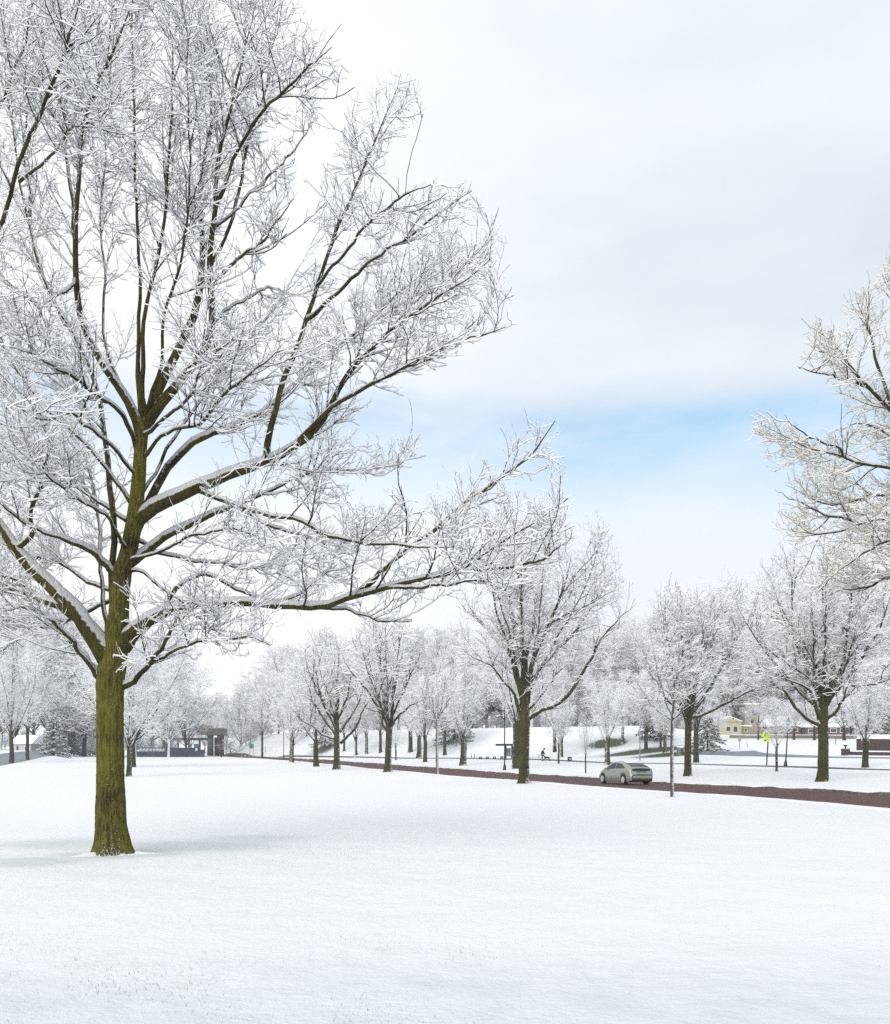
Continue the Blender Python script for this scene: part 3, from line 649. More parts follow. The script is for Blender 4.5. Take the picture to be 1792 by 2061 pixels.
# ---- other traced trees
def mid_tree(px, label, trunk, limbs, poly, seed, group=None, dens_=1.0, twig=.013, mats=('bark_mid', 'twig_mid'), L1r=(1.5, 4.0), zoff=0., extra=0, flare=1.5, Y=None, lvl3=True, foot=True):
    rng = np.random.RandomState(seed)
    if Y is None: bx, by, bz = hit(*px)
    else: by = Y; bx = (px[0]-HX)/F*Y; bz = float(terrain(bx, by))
    base = np.array([bx, by, bz]); Y0 = by; k = Y0/62.0
    pts = [[*P(x, y, Y0), w/2*Y0/F*.82] for x, y, w in trunk]; pts[0][2] = bz-.1
    tm = trunk_mesh(pts, 40, 24, rng, flare, 5, .03)
    root = empty('bare_tree', base, label=label, cat='tree', group=group)
    lim = list(limbs)
    if extra:
        # limbs that lean towards and away from the viewer, so the crown has depth
        poly_c = np.mean(np.asarray(poly, float), 0)
        for q in range(extra):
            t0 = trunk[-1] if q % 2 else trunk[-2]; tx = poly_c[0]+rng.uniform(-.36, .36)*(max(p[0] for p in poly)-min(p[0] for p in poly))
            ty = poly_c[1]-rng.uniform(.15, .42)*(max(p[1] for p in poly)-min(p[1] for p in poly))
            w0 = trunk[-1][2]*.33; sg = 1 if q % 2 else -1; dy = sg*rng.uniform(2.2, 4.8)*k
            lim.append(([(t0[0], t0[1], w0), (lerp(t0[0], tx, .35)+rng.normal(0, 4), lerp(t0[1], ty, .3), w0*.75), (lerp(t0[0], tx, .75), lerp(t0[1], ty, .65), w0*.5), (tx, ty, 1.2)], dy))
    L0, R0 = traced(lim, Y0, rng, 18, .04*k); R0 *= np.linspace(.95, .6, R0.shape[1])[None]; R0 = collar(R0, 2, .2)
    def mask(p):
        x, y = proj(p); return inside(poly, x+rng.normal(0, 9, x.shape), y+rng.normal(3, 9, x.shape))
    v0 = tubes(L0, R0, 8, np.clip(R0*.6, .02, .07))
    L1, R1 = grow(rng, L0, R0, .50*k/dens_, tuple(k*q for q in L1r), (25, 62), .036*k, .010*k, 7, .2, .10, .12, 1., .4, mask)
    L2, R2 = grow(rng, L1, R1, .33*k/dens_, (.7*k, 1.9*k), (28, 62), .017*k, .009*k, 5, .2, .08, .08, 1., .35, mask)
    parts = [tubes(L1, R1, 5, .038*k, rime=-.04), tubes(L2, R2, 4, .032*k, rime=.04)]
    n3 = 0
    if lvl3:
        L3, R3 = grow(rng, L2, R2, .235*k/dens_, (.3*k, .9*k), (30, 66), twig*k*.72, twig*k*.56, 3, .24, .08, .1, 1., .3, mask)
        parts.append(tubes(L3, R3, 3, .03*k, rime=.12)); n3 = len(L3)
    print(label[:30], len(L1), len(L2), n3)
    add_tree_meshes(root, base, tm, [('limbs', [v0], M[mats[0]], True), ('crown', parts, M[mats[1]], False)], (M[mats[0]],))
    return root
mid_tree((1055,1577), 'tall bare tree beside the road with one long drooping limb reaching right toward the car',
  [(1055,1580,27),(1055,1560,25),(1055,1520,25),(1056,1480,25),(1056,1445,27),(1056,1405,22),(1056,1360,16)],
  [([(1060,1448,10),(1075,1436,9.5),(1095,1427,9),(1118,1422,8.5),(1144,1402,8),(1172,1350,7),(1192,1318,6),(1208,1287,5.5),(1244,1250,4),(1262,1232,2.5),(1282,1215,1.5)], -3),
   ([(1056,1370,15),(1057,1330,13),(1053,1290,11),(1053,1240,9),(1050,1170,7),(1041,1110,5),(1045,1050,2)], .5),
   ([(1060,1415,13),(1066,1360,12),(1080,1312,10),(1098,1280,9),(1112,1245,8),(1124,1208,6.5),(1140,1170,4.5),(1152,1110,2)], -1.5),
   ([(1052,1410,9),(1034,1360,8),(1024,1315,7.5),(1008,1275,6.5),(997,1235,5.5),(990,1190,4),(985,1120,2)], -2),
   ([(1050,1440,8),(1038,1418,7.5),(1028,1390,6.5),(1008,1365,5.5),(985,1342,4.5),(955,1322,3),(925,1305,1.5)], -2.5),
   ([(1052,1395,8),(1036,1340,7),(1004,1296,6),(974,1262,5),(945,1222,3.5),(930,1180,1.5)], 2.5),
   ([(1110,1248,5),(1135,1235,4.5),(1162,1225,4),(1190,1212,3),(1245,1186,1.5)], -2.5, -1.2),
   ([(1124,1210,5),(1160,1160,4),(1200,1110,3),(1235,1075,1.5)], 1.5, -1),
   ([(1051,1175,5),(1078,1100,4),(1105,1030,2)], 2.5, .3),
   ([(1058,1385,7),(1100,1330,6),(1150,1280,5),(1195,1215,3.5),(1225,1160,2)], 3),
   ([(1060,1440,5),(1090,1390,4),(1118,1350,3.5),(1150,1330,2)], 1)],
  [(885,1345),(895,1270),(925,1185),(945,1100),(980,1035),(1040,998),(1100,985),(1160,988),(1205,1025),(1243,1080),(1252,1140),(1292,1190),(1300,1230),(1270,1300),(1235,1345),(1190,1380),(1150,1415),(1100,1445),(1030,1440),(980,1415),(925,1385)], 21, extra=8, dens_=1.05)
mid_tree((1655,1573), 'broad bare tree with thick green trunk in front of the driveway loop',
  [(1655,1575,27),(1657,1550,25),(1658,1500,24),(1657,1460,24),(1657,1435,25),(1658,1405,20)],
  [([(1654,1459,12),(1638,1455,10),(1623,1447,9),(1601,1427,8),(1584,1401,7.5),(1563,1382,6.5),(1546,1372,5.5),(1513,1346,4),(1485,1340,2)], -2),
   ([(1650,1448,9),(1641,1415,8),(1638,1388,7),(1615,1374,6),(1587,1363,5),(1560,1356,3),(1530,1350,1.5)], -3),
   ([(1654,1415,9),(1647,1385,8),(1629,1363,7),(1601,1346,6),(1576,1330,5),(1546,1308,4),(1520,1280,2)], -1.5),
   ([(1655,1405,9),(1651,1357,8.5),(1637,1330,7.5),(1623,1302,6.5),(1604,1274,5.5),(1574,1233,4),(1560,1190,2)], 1.5),
   ([(1658,1405,9),(1656,1340,8),(1659,1270,6.5),(1656,1190,5),(1660,1075,2)], 1),
   ([(1664,1410,9),(1678,1379,8.5),(1694,1346,7.5),(1703,1300,6),(1714,1220,5),(1722,1090,2)], -2),
   ([(1668,1410,9),(1698,1374,8.5),(1725,1343,7.5),(1742,1312,6.5),(1767,1274,5.5),(1783,1236,4),(1800,1180,2)], -1),
   ([(1664,1450,7),(1684,1426,6.5),(1698,1407,5.5),(1706,1385,3.5),(1722,1360,2)], -2.5),
   ([(1682,1382,5),(1712,1376,5),(1750,1378,4.5),(1790,1366,3),(1830,1360,1.5)], -3, -.5),
   ([(1655,1420,8),(1625,1350,7),(1600,1290,5.5),(1592,1200,5),(1600,1100,2)], 3),
   ([(1660,1420,8),(1700,1330,7),(1740,1250,5),(1750,1180,2)], 3.2)],
  [(1465,1350),(1458,1280),(1478,1218),(1510,1160),(1550,1105),(1610,1060),(1700,1045),(1880,1090),(1880,1400),(1760,1420),(1712,1432),(1660,1440),(1600,1432),(1560,1404),(1500,1385)], 22, extra=8, dens_=1.05)
mid_tree((1385,1562), 'bare tree right of the car with dark trunk and one long limb reaching right',
  [(1385,1564,19),(1385,1540,17),(1385,1500,16),(1386,1470,16),(1387,1440,17)],
  [([(1391,1444,8),(1410,1436,7.5),(1436,1427,7),(1469,1412,6),(1507,1391,4.5),(1545,1374,2)], -2.5),
   ([(1384,1440,8),(1389,1412,7),(1381,1357,6),(1394,1316,5),(1419,1274,4),(1430,1225,2)], -1),
   ([(1390,1440,7),(1422,1408,6),(1452,1352,5),(1478,1300,3.5),(1495,1240,2)], 1.5),
   ([(1382,1440,7),(1366,1400,6),(1352,1340,5),(1344,1260,4),(1340,1195,2)], 1),
   ([(1386,1435,6),(1410,1360,5.5),(1440,1290,4.5),(1460,1220,3),(1470,1180,1.5)], 3),
   ([(1380,1438,6),(1345,1410,5),(1315,1370,4),(1300,1320,2)], 2),
   ([(1388,1430,6),(1395,1350,5),(1385,1270,4),(1392,1200,2)], -3)],
  [(1292,1420),(1275,1340),(1288,1240),(1310,1190),(1345,1165),(1400,1180),(1450,1150),(1500,1150),(1540,1190),(1562,1280),(1562,1375),(1515,1405),(1440,1445),(1350,1445)], 23, extra=8, dens_=1.0)
mid_tree((781,1554), 'upright bare tree with forked crown standing between the field and the road',
  [(781,1556,19),(781,1540,16),(782,1505,15),(783.5,1475,16),(784,1462,15)],
  [([(780,1473,5.5),(768,1452,5),(764,1434,4.5),(750,1429,4),(728,1421,2)], -2),
   ([(782,1466,7),(769,1430,6.5),(754,1402,6),(735,1378,5),(716,1361,4.5),(697,1336,3),(690,1315,1.5)], -2.5),
   ([(783,1466,7),(775,1430,6),(771,1391,5.5),(768,1353,5),(763,1315,3.5),(755,1265,1.5)], 1),
   ([(786,1466,8),(792,1430,7),(795,1381,6.5),(800,1334,5.5),(803,1300,4.5),(806,1250,2)], -1),
   ([(789,1460,5),(802,1437,4.5),(830,1421,4),(856,1405,2)], -3),
   ([(786,1462,5),(810,1400,4.5),(832,1350,4),(850,1300,2)], 3),
   ([(782,1460,5),(775,1350,4.5),(778,1290,3),(776,1235,1.5)], 3)],
  [(688,1320),(698,1250),(740,1222),(805,1222),(850,1268),(862,1330),(862,1410),(832,1445),(790,1462),(740,1442),(700,1405),(682,1360)], 24, extra=6, dens_=.8)
mid_tree((678,1549), 'low forking bare tree with green trunk and limbs spread like a fan by the road',
  [(678,1550,18),(678,1530,15),(678,1500,14),(678,1470,13),(677.5,1446,12)],
  [([(675,1478,6),(650,1450,5.5),(633,1421,5),(621,1387,4),(606,1350,2)], -2),
   ([(676,1450,6),(659,1425,5.5),(646,1397,5),(638,1368,4),(630,1305,2)], 1),
   ([(678,1450,8),(677,1420,7),(676,1380,5.5),(680,1330,3.5),(676,1290,1.5)], -1),
   ([(684,1474,5.5),(701,1452,5),(715,1433,4),(728,1400,3),(735,1350,1.5)], 2),
   ([(686,1496,6),(712,1472,5.5),(726,1448,4.5),(738,1425,3),(752,1395,1.5)], -2.5),
   ([(672,1486,5.5),(645,1474,5),(621,1460,4.5),(602,1444,3),(585,1425,1.5)], -2),
   ([(680,1450,5),(700,1400,4),(705,1340,2)], -3)],
  [(586,1465),(572,1380),(598,1310),(640,1278),(700,1283),(742,1310),(758,1380),(760,1440),(715,1475),(640,1478)], 25, extra=6, dens_=.75)
def sapling(px, label, trunk, tips, poly, seed, dens_=1.0, mats=('bark_pale', 'twig_mid')):
    t0 = trunk[-1]
    rng = random.Random(seed); lim = []
    for i, (x, y) in enumerate(tips):
        s = trunk[-1] if i % 2 == 0 else trunk[-2]
        lim.append(([(s[0], s[1], t0[2]*.55), (lerp(s[0], x, .4)+rng.uniform(-3, 3), lerp(s[1], y, .32), t0[2]*.4), (lerp(s[0], x, .75), lerp(s[1], y, .68), t0[2]*.28), (x, y, 1.0)], rng.choice((-1, 1))*rng.uniform(.2, 1.8)))
    return mid_tree(px, label, trunk, lim, poly, seed, dens_=dens_, mats=mats, L1r=(.6, 1.6), flare=1.25)
sapling((1354,1604), 'slender young tree with snow plastered trunk at the near road edge, beside the car',
  [(1353.5,1606,9),(1353,1560,9),(1353,1500,8.5),(1354,1450,8.5),(1358,1410,6.5)],
  [(1296,1410),(1282,1370),(1292,1325),(1312,1290),(1338,1262),(1365,1255),(1395,1275),(1420,1315),(1436,1360),(1410,1400),(1330,1330),(1380,1330),(1350,1290)],
  [(1280,1430),(1268,1370),(1280,1310),(1310,1265),(1350,1240),(1395,1250),(1435,1300),(1450,1360),(1430,1410),(1355,1462)], 31, 1.0)
sapling((881,1560), 'thin young tree with pale trunk on the near edge of the road',
  [(881,1562,7),(880,1530,6.5),(880,1500,6),(880,1470,6),(880,1450,5)],
  [(822,1440),(828,1400),(838,1360),(855,1330),(880,1318),(905,1330),(925,1370),(938,1410),(925,1445),(866,1370),(895,1380)],
  [(812,1450),(815,1390),(835,1335),(870,1305),(910,1312),(940,1360),(952,1415),(930,1455),(880,1475)], 32, .7)

# ---- the tree whose branches hang in from beyond the right edge
def right_overhang():
    Y0 = 27.; rng = np.random.RandomState(77); bx = (1985-HX)/F*Y0; bz = float(terrain(bx, Y0)); base = np.array([bx, Y0, bz])
    root = empty('bare_tree', base, label='warm lit snowy tree whose branches reach in from the right edge high above the road', cat='tree')
    yb = HY-(bz-EYE)/Y0*F
    tp = [[*P(x, y, Y0), w/2*Y0/F] for x, y, w in ((1985,yb,60),(1985,1600,50),(1982,1450,46),(1978,1300,44),(1975,1150,38),(1965,1000,32),(1955,850,26),(1945,700,18),(1935,500,10))]
    tp[0][2] = bz-.1
    tm = trunk_mesh(tp, 50, 28, rng, 1.5)
    Lm = [
     ([(1968,1060,24),(1900,940,17),(1840,870,14),(1782,815,11),(1745,770,9.5),(1715,735,8),(1690,705,6.5),(1655,672,4.5),(1612,640,2)], -2),
     ([(1750,775,7),(1722,765,6.5),(1690,765,5),(1650,752,3.5),(1605,738,2)], -2.6, -1.6),
     ([(1790,825,8),(1760,720,7),(1745,650,5.5),(1750,590,3.5),(1745,545,2)], .5, -1.5),
     ([(1900,940,12),(1860,780,10),(1830,680,8),(1800,600,6),(1780,540,3)], 1.5, -.5),
     ([(1975,1100,20),(1900,1000,14),(1840,960,11),(1782,936,9),(1740,932,8),(1700,922,7.5),(1655,905,6.5),(1610,890,5),(1570,872,3.5),(1528,850,2)], -1.5),
     ([(1700,922,5),(1665,895,4.5),(1625,880,3.5),(1580,835,2)], -2.5, -1),
     ([(1976,1150,18),(1880,1060,12),(1830,1010,10),(1782,986,8),(1740,995,7),(1695,1012,6),(1640,1000,4.5),(1580,975,2)], 1.5),
     ([(1978,1200,16),(1880,1090,12),(1830,1060,10),(1782,1042,8.5),(1728,1060,7),(1680,1072,6),(1640,1077,5),(1600,1055,4),(1565,1030,2)], -.5),
     ([(1978,1230,18),(1880,1130,13),(1830,1100,11),(1782,1082,9.5),(1750,1100,8.5),(1720,1120,7.5),(1690,1140,6),(1665,1165,4),(1635,1190,2)], -2.2),
     ([(1740,1065,6),(1690,1040,5.5),(1640,1020,4.5),(1590,1000,3),(1560,985,1.5)], 2, -.2),
     ([(1960,900,16),(1900,780,12),(1850,650,9),(1830,560,6),(1810,480,3)], -2),
     ([(1890,1000,9),(1820,900,8),(1760,860,6.5),(1720,850,5),(1690,870,3)], 2.6),
     ([(1900,1100,9),(1820,1150,7),(1760,1180,6),(1700,1190,4),(1660,1200,2)], 2.6),
    ]
    L0, R0 = traced(Lm, Y0, rng, 22, .03); R0 *= np.linspace(.95, .55, R0.shape[1])[None]
    poly = [(2400,380),(1790,470),(1768,545),(1740,575),(1698,583),(1685,636),(1600,634),(1598,668),(1625,692),(1588,728),(1645,762),(1682,806),(1722,842),(1665,868),(1600,850),(1562,812),(1520,818),(1502,868),(1520,925),(1562,962),(1602,985),(1562,1002),(1540,1060),(1558,1112),(1612,1185),(1690,1200),(1782,1190),(2400,1250)]
    def mask(p):
        x, y = proj(p); return inside(poly, x+rng.normal(0, 5, x.shape), y+rng.normal(0, 5, x.shape))
    v0 = tubes(L0, R0, 10, np.clip(R0*.6, .02, .07))
    L1, R1 = grow(rng, L0, R0, .26, (.9, 2.2), (25, 65), .020, .007, 7, .12, .12, .1, 1., .4, mask)
    L2, R2 = grow(rng, L1, R1, .18, (.4, 1.1), (25, 60), .010, .005, 5, .18, .15, .08, 1., .35, mask)
    L3, R3 = grow(rng, L2, R2, .105, (.18, .5), (25, 65), .006, .0045, 4, .22, .12, .1, 1., .3, mask)
    print('overhang', len(L1), len(L2), len(L3))
    add_tree_meshes(root, base, tm, [('limbs', [v0], M['bark_mid'], True), ('crown', [tubes(L1, R1, 5, .035, rime=.02, windk=.2), tubes(L2, R2, 4, .024, rime=.04, windk=.2), tubes(L3, R3, 3, .020, rime=.06, windk=.2)], M['twig_warm_lit'], False)], (M['bark_mid'],))
right_overhang()

# ---- generic trees: meshes of several habits, shared by copies
def proto(seed, H, R_, fork, nl, rt, a0, dens_=1.0, central=True, lvl3=True, crown_lo=None):
    rng = np.random.RandomState(seed); q_ = min(1., rt*3)
    tp = [[0,0,-.25,rt*1.05],[rng.normal(0,.04)*q_,0,fork*.3,rt*.92],[rng.normal(0,.08)*q_,rng.normal(0,.08)*q_,fork*.7,rt*.86],[rng.normal(0,.1)*q_,rng.normal(0,.1)*q_,fork*1.02,rt*.82]]
    tm = trunk_mesh(tp, 26, 18, rng, 1.45)
    top = np.array(tp[-1][:3]); Ls, Rs = [], []
    for i in range(nl):
        az = 2*pi*i/nl+rng.uniform(-.4, .4); el = R(rng.uniform(*a0)); ln = (H-fork)*rng.uniform(.8, 1.0)
        t = rng.uniform(.72, 1.0); p = np.array([top[0], top[1], fork*t])-np.array([0,0,.1]); q = [[*p, rt*.40]]
        d = np.array([math.sin(el)*math.cos(az), math.sin(el)*math.sin(az), math.cos(el)])
        ll = min(ln/max(math.cos(el*.6), .5), R_*1.15/max(math.sin(el), .2))
        for k in range(7):
            p = p+d*ll/7; d = unit(d+np.array([0,0,.10])+rng.normal(0, .10, 3)); q.append([*p, rt*.40*(1-(k+1)/7.4)**1.2])
        E = smooth_line(q, 14, rng, .03); Ls.append(E[:, :3]); Rs.append(E[:, 3])
    if central:
        for s in (0, 1):
            p = top.copy(); q = [[*p, rt*.7]]; d = unit(np.array([rng.normal(0, .15), rng.normal(0, .15), 1]))
            for k in range(7):
                p = p+d*(H-fork)*.93/7; d = unit(d+rng.normal(0, .09, 3)+np.array([0,0,.1])); q.append([*p, rt*.6*(1-(k+1)/7.4)**1.2])
            E = smooth_line(q, 14, rng, .03); Ls.append(E[:, :3]); Rs.append(E[:, 3])
    L0, R0 = np.stack(Ls), np.maximum(np.stack(Rs), .012)
    zlo = crown_lo if crown_lo is not None else fork*.85
    zc = zlo+(H-zlo)*.5; rz = (H-zlo)*.52
    ph = rng.rand(6)*6.28
    def mask(p):
        az = np.arctan2(p[:, 1], p[:, 0]); z = (p[:, 2]-zc)/rz
        lump = 1+.10*np.sin(3*az+ph[0]+z*2)+.08*np.sin(5*az+ph[1]-z*3)+.06*np.sin(z*7+ph[2])
        rr = np.hypot(p[:, 0], p[:, 1])/R_
        return (np.abs(rr)**2.2+np.abs(z)**2.2)**(1/2.2) < lump+rng.normal(0, .04, len(p))
    k = H/18.
    L1, R1 = grow(rng, L0, R0, .36*k/dens_, (1.6*k, 4.2*k), (25, 66), .034*k, .012*k, 6, .17, .07, .1, 1., .4, mask)
    L2, R2 = grow(rng, L1, R1, .33*k/dens_, (.9*k, 2.3*k), (28, 64), .021*k, .013*k, 4, .2, .06, .08, 1., .35, mask)
    parts = [tubes(L1, R1, 4, .045*k, rime=.03), tubes(L2, R2, 3, .04*k, rime=.10)]; n3 = 0
    if lvl3:
        L3, R3 = grow(rng, L2, R2, .25*k/dens_, (.5*k, 1.3*k), (30, 66), .015*k, .012*k, 3, .25, .06, .1, 1., .3, mask)
        parts.append(tubes(L3, R3, 3, .034*k, rime=.13)); n3 = len(L3)
    print('proto', seed, len(L1), len(L2), n3)
    V, Fq, A = merge([tubes(L0, R0, 6, np.clip(R0*.5, .02, .07))]+parts)
    return dict(trunk=mesh_np('trunk', tm[0], tm[1], M['bark_mid'], {'sn': tm[2]}), crown=mesh_np('crown', V, Fq, M['twig_mid'], {'sn': A}, smooth=False), H=H, R=R_, rt=rt, raw=(V, Fq, A), rawt=tm)
PR = {
 'elm': proto(101, 18, 8.5, 4.2, 7, .34, (22, 50), .85),
 'broad': proto(102, 16, 8.5, 3.4, 8, .36, (30, 62), .85),
 'tall': proto(103, 18, 6.2, 5.0, 6, .30, (14, 36), .9),
 'young': proto(104, 9, 3.1, 3.2, 8, .09, (20, 50), .62, crown_lo=3.6),
 'round': proto(105, 14, 6.6, 3.6, 7, .27, (25, 60), .85),
 'thin': proto(106, 6, 1.9, 2.0, 6, .045, (20, 48), .62, lvl3=False),
}
def place_tree(kind, px, topy, hw, w, label, group, seed=0, Y=None, name='bare_tree'):
    pr = PR[kind]
    if Y is None: x, y, z = hit(*px)
    else: y = Y; x = (px[0]-HX)/F*Y; z = float(terrain(x, y))
    ybase = HY-(z-EYE)/y*F
    sz = (ybase-topy)/F*y/pr['H']; sx = hw/F*y/pr['R']; tr = (w/2/F*y)/(pr['rt']*.92)*.84
    root = empty(name, (x, y, z), rz=(seed*2.399) % 6.283, label=label, cat='tree', group=group)
    link('trunk', pr['trunk'], root, scale=(tr, tr, sz)); link('crown', pr['crown'], root, scale=(sx, sx, sz))
    return root
G5 = 'frosted trees in front of the houses'
G1, G2, G3, G4 = 'trees along the near side of the road', 'trees on the lawn beyond the road', 'trees on the snowy hill', 'trees on the left side of the field'
for i, a in enumerate([
 ('broad', (637,1543), 1292, 72, 12, 'dark trunked bare tree just left of the fan shaped tree by the road', G1),
 ('elm', (587,1535), 1310, 66, 10, 'bare tree with straight pale green trunk beside a thin lamp post at the road bend', G1),
 ('young', (528,1526.5), 1378, 36, 5, 'small distant young tree where the road bends toward the stone gate', G1),
 ('round', (1040,1547), 1180, 95, 20, 'green trunked tree half hidden behind the tall tree with the drooping limb', G1),
 ('broad', (932,1541), 1262, 72, 15, 'dark stout tree with low vase shaped fork, across the road left of the street lamp', G2),
 ('round', (856,1534), 1330, 50, 9, 'small dark forked tree across the road, left of the stout vase shaped one', G2),
 ('round', (1223,1540), 1322, 62, 12, 'tree with reddish dark fork just behind the front of the parked car', G2),
 ('tall', (1402,1535), 1235, 75, 12, 'pale leaning trunk directly behind the tree with the long right limb', G2),
 ('round', (1742,1545), 1322, 66, 14, 'medium bare tree before the dark brick wall at the right edge', G2),
 ('young', (1564,1553), 1395, 44, 6, 'young tree with slim trunk between the yellow sign and the black lamp', G2),
 ('young', (1527,1489), 1398, 40, 4, 'pale frosted young tree in front of the tan building', G5),
 ('round', (1598,1489), 1392, 46, 6, 'frosted tree on top of the snow bank before the low red brick house', G5),
 ('round', (1640,1489.5), 1385, 44, 6, 'frosted tree on top of the snow bank touching the broad green trunk', G5),
 ('elm', (1700,1490), 1375, 54, 7, 'frosted tree on top of the snow bank before the brown brick bungalow', G5),
 ('round', (1445,1489), 1405, 34, 5, 'frosted tree at the left corner of the cream yellow house', G5),
 ('thin', (1179,1556), 1436, 26, 3.4, 'very thin pale sapling on the snow left of the car', G2),
 ('thin', (1125,1537), 1418, 40, 4.5, 'slim grey sapling right of the person with the dog', G2),
 ('thin', (797,1530), 1430, 26, 4, 'thin sapling behind the upright forked tree', G2),
 ('tall', (1117,1513.6), 1340, 55, 8, 'hill tree with straight grey trunk, left one of two right of the person', G3),
 ('round', (1131,1524), 1380, 38, 6.5, 'hill tree with forked trunk, right one of two right of the person', G3),
 ('tall', (896,1520), 1350, 50, 8, 'hill tree just left of the stout vase shaped tree', G3),
 ('elm', (717,1520), 1365, 42, 7, 'hill tree with leaning dark trunk behind a white marker post', G3),
 ('tall', (738,1518), 1360, 40, 7, 'straight grey hill tree left of the upright forked tree', G3),
 ('round', (766,1515), 1350, 44, 7, 'hill tree with slanted dark trunk touching the upright forked tree', G3),
 ('tall', (826,1514), 1345, 46, 10, 'hill tree with thick pale grey trunk right of the upright forked tree', G3),
 ('elm', (843,1525), 1340, 50, 11, 'hill tree with thick leaning dark trunk beside the pale grey one', G3),
 ('round', (693,1512), 1370, 36, 5, 'small reddish hill tree behind the fan shaped tree', G3),
 ('round', (1254,1497), 1350, 50, 7, 'dark reddish tree high on the hill above the car', G3),
 ('tall', (1301,1509), 1345, 50, 8, 'hill tree left of the slender snow plastered young tree, thick dark stem', G3),
 ('round', (1330,1505), 1370, 34, 5, 'narrow hill tree between two thicker dark ones above the car', G3),
 ('elm', (1338,1515), 1365, 40, 8, 'leaning dark hill tree touching the slender snow plastered young tree', G3),
 ('elm', (23,1536), 1262, 78, 10, 'brown trunked tree at the left edge of the field', G4),
 ('round', (55,1530), 1270, 76, 8, 'dark slim tree just left of the snowy spruces', G4),
 ('elm', (259,1563), 1235, 100, 12, 'snow crusted trunk just behind the right of the huge tree', G4),
 ('broad', (269,1544), 1232, 150, 10, 'green trunked tree with low right limb behind the huge tree', G4),
]): place_tree(*a, seed=i+1)

# ---- far wood: one mass of crowns behind everything
def far_wood():
    rng = np.random.RandomState(5); parts = []; tparts = []
    P_ = [proto(201, 18, 7.5, 3.0, 7, .24, (20, 56), .8, crown_lo=1.4), proto(202, 17, 6.5, 2.6, 7, .22, (16, 52), .8, crown_lo=1.2), proto(203, 15, 7.5, 2.2, 8, .2, (28, 66), .8, crown_lo=.9)]
    rows = []
    for x in np.arange(-170, 380, 34): rows.append((x, 225+rng.uniform(-12, 25), (1235 if x < 250 else 1235+(x-250)*.75)+rng.uniform(-22, 20)))
    for x in np.arange(455, 560, 30): rows.append((x, 300+rng.uniform(-10, 40), 1385-(x-455)*.45+rng.uniform(-10, 10)))
    for x in (300, 345, 385, 412): rows.append((x, 290+rng.uniform(0, 40), 1405+rng.uniform(-12, 12)))
    for x in np.arange(560, 1010, 30): rows.append((x, 232+rng.uniform(-8, 25), (1298 if x < 640 else 1262)+rng.uniform(-20, 18)))
    for x in np.arange(1010, 1300, 30): rows.append((x, 225+rng.uniform(-8, 25), 1255+rng.uniform(-22, 18)))
    for x in np.arange(1300, 1960, 32): rows.append((x, 238+rng.uniform(-12, 25), (1145 if x > 1540 else 1175 if x > 1380 else 1225)+rng.uniform(-25, 25)))
    for x in np.arange(600, 1960, 40): rows.append((x, 285+rng.uniform(-12, 25), (1330 if x < 1250 else 1240)+rng.uniform(-20, 20)))
    for x in np.arange(-170, 2000, 22):      # low brush under the crowns
        if 345 < x < 450: continue
        Y = rng.uniform(250, 275) if x < 560 else rng.uniform(236, 262); z_ = float(terrain((x-HX)/F*Y, Y))
        rows.append((x+rng.uniform(-8, 8), Y, HY-(z_+rng.uniform(4, 8.5)-EYE)/Y*F))
    for i, (x, Y, top) in enumerate(rows):
        pr = P_[i % 3]; X = (x-HX)/F*Y; z = float(terrain(X, Y)); H = EYE+(HY-top)/F*Y-z
        sz = H/pr['H']; sx = max(sz, .55)*rng.uniform(.95, 1.25); a = rng.rand()*6.28
        for (V, Fq, A), dst in ((pr['raw'], parts), (pr['rawt'], tparts)):
            V = V*np.array([sx, sx, sz]); c, s = math.cos(a), math.sin(a)
            W = np.stack([V[:, 0]*c-V[:, 1]*s+X, V[:, 0]*s+V[:, 1]*c+Y, V[:, 2]+z], 1); dst.append((W, Fq, A))
    V, Fq, A = merge(parts+tparts); print('wood faces', len(Fq), len(rows))
    o = link('far_woodland', mesh_np('far_woodland', V, Fq, M['twig_mid'], {'sn': A}, smooth=False))
    setp(o, 'dense distant wood of frosted bare crowns beyond the hill', 'woodland', kind='stuff')
far_wood()

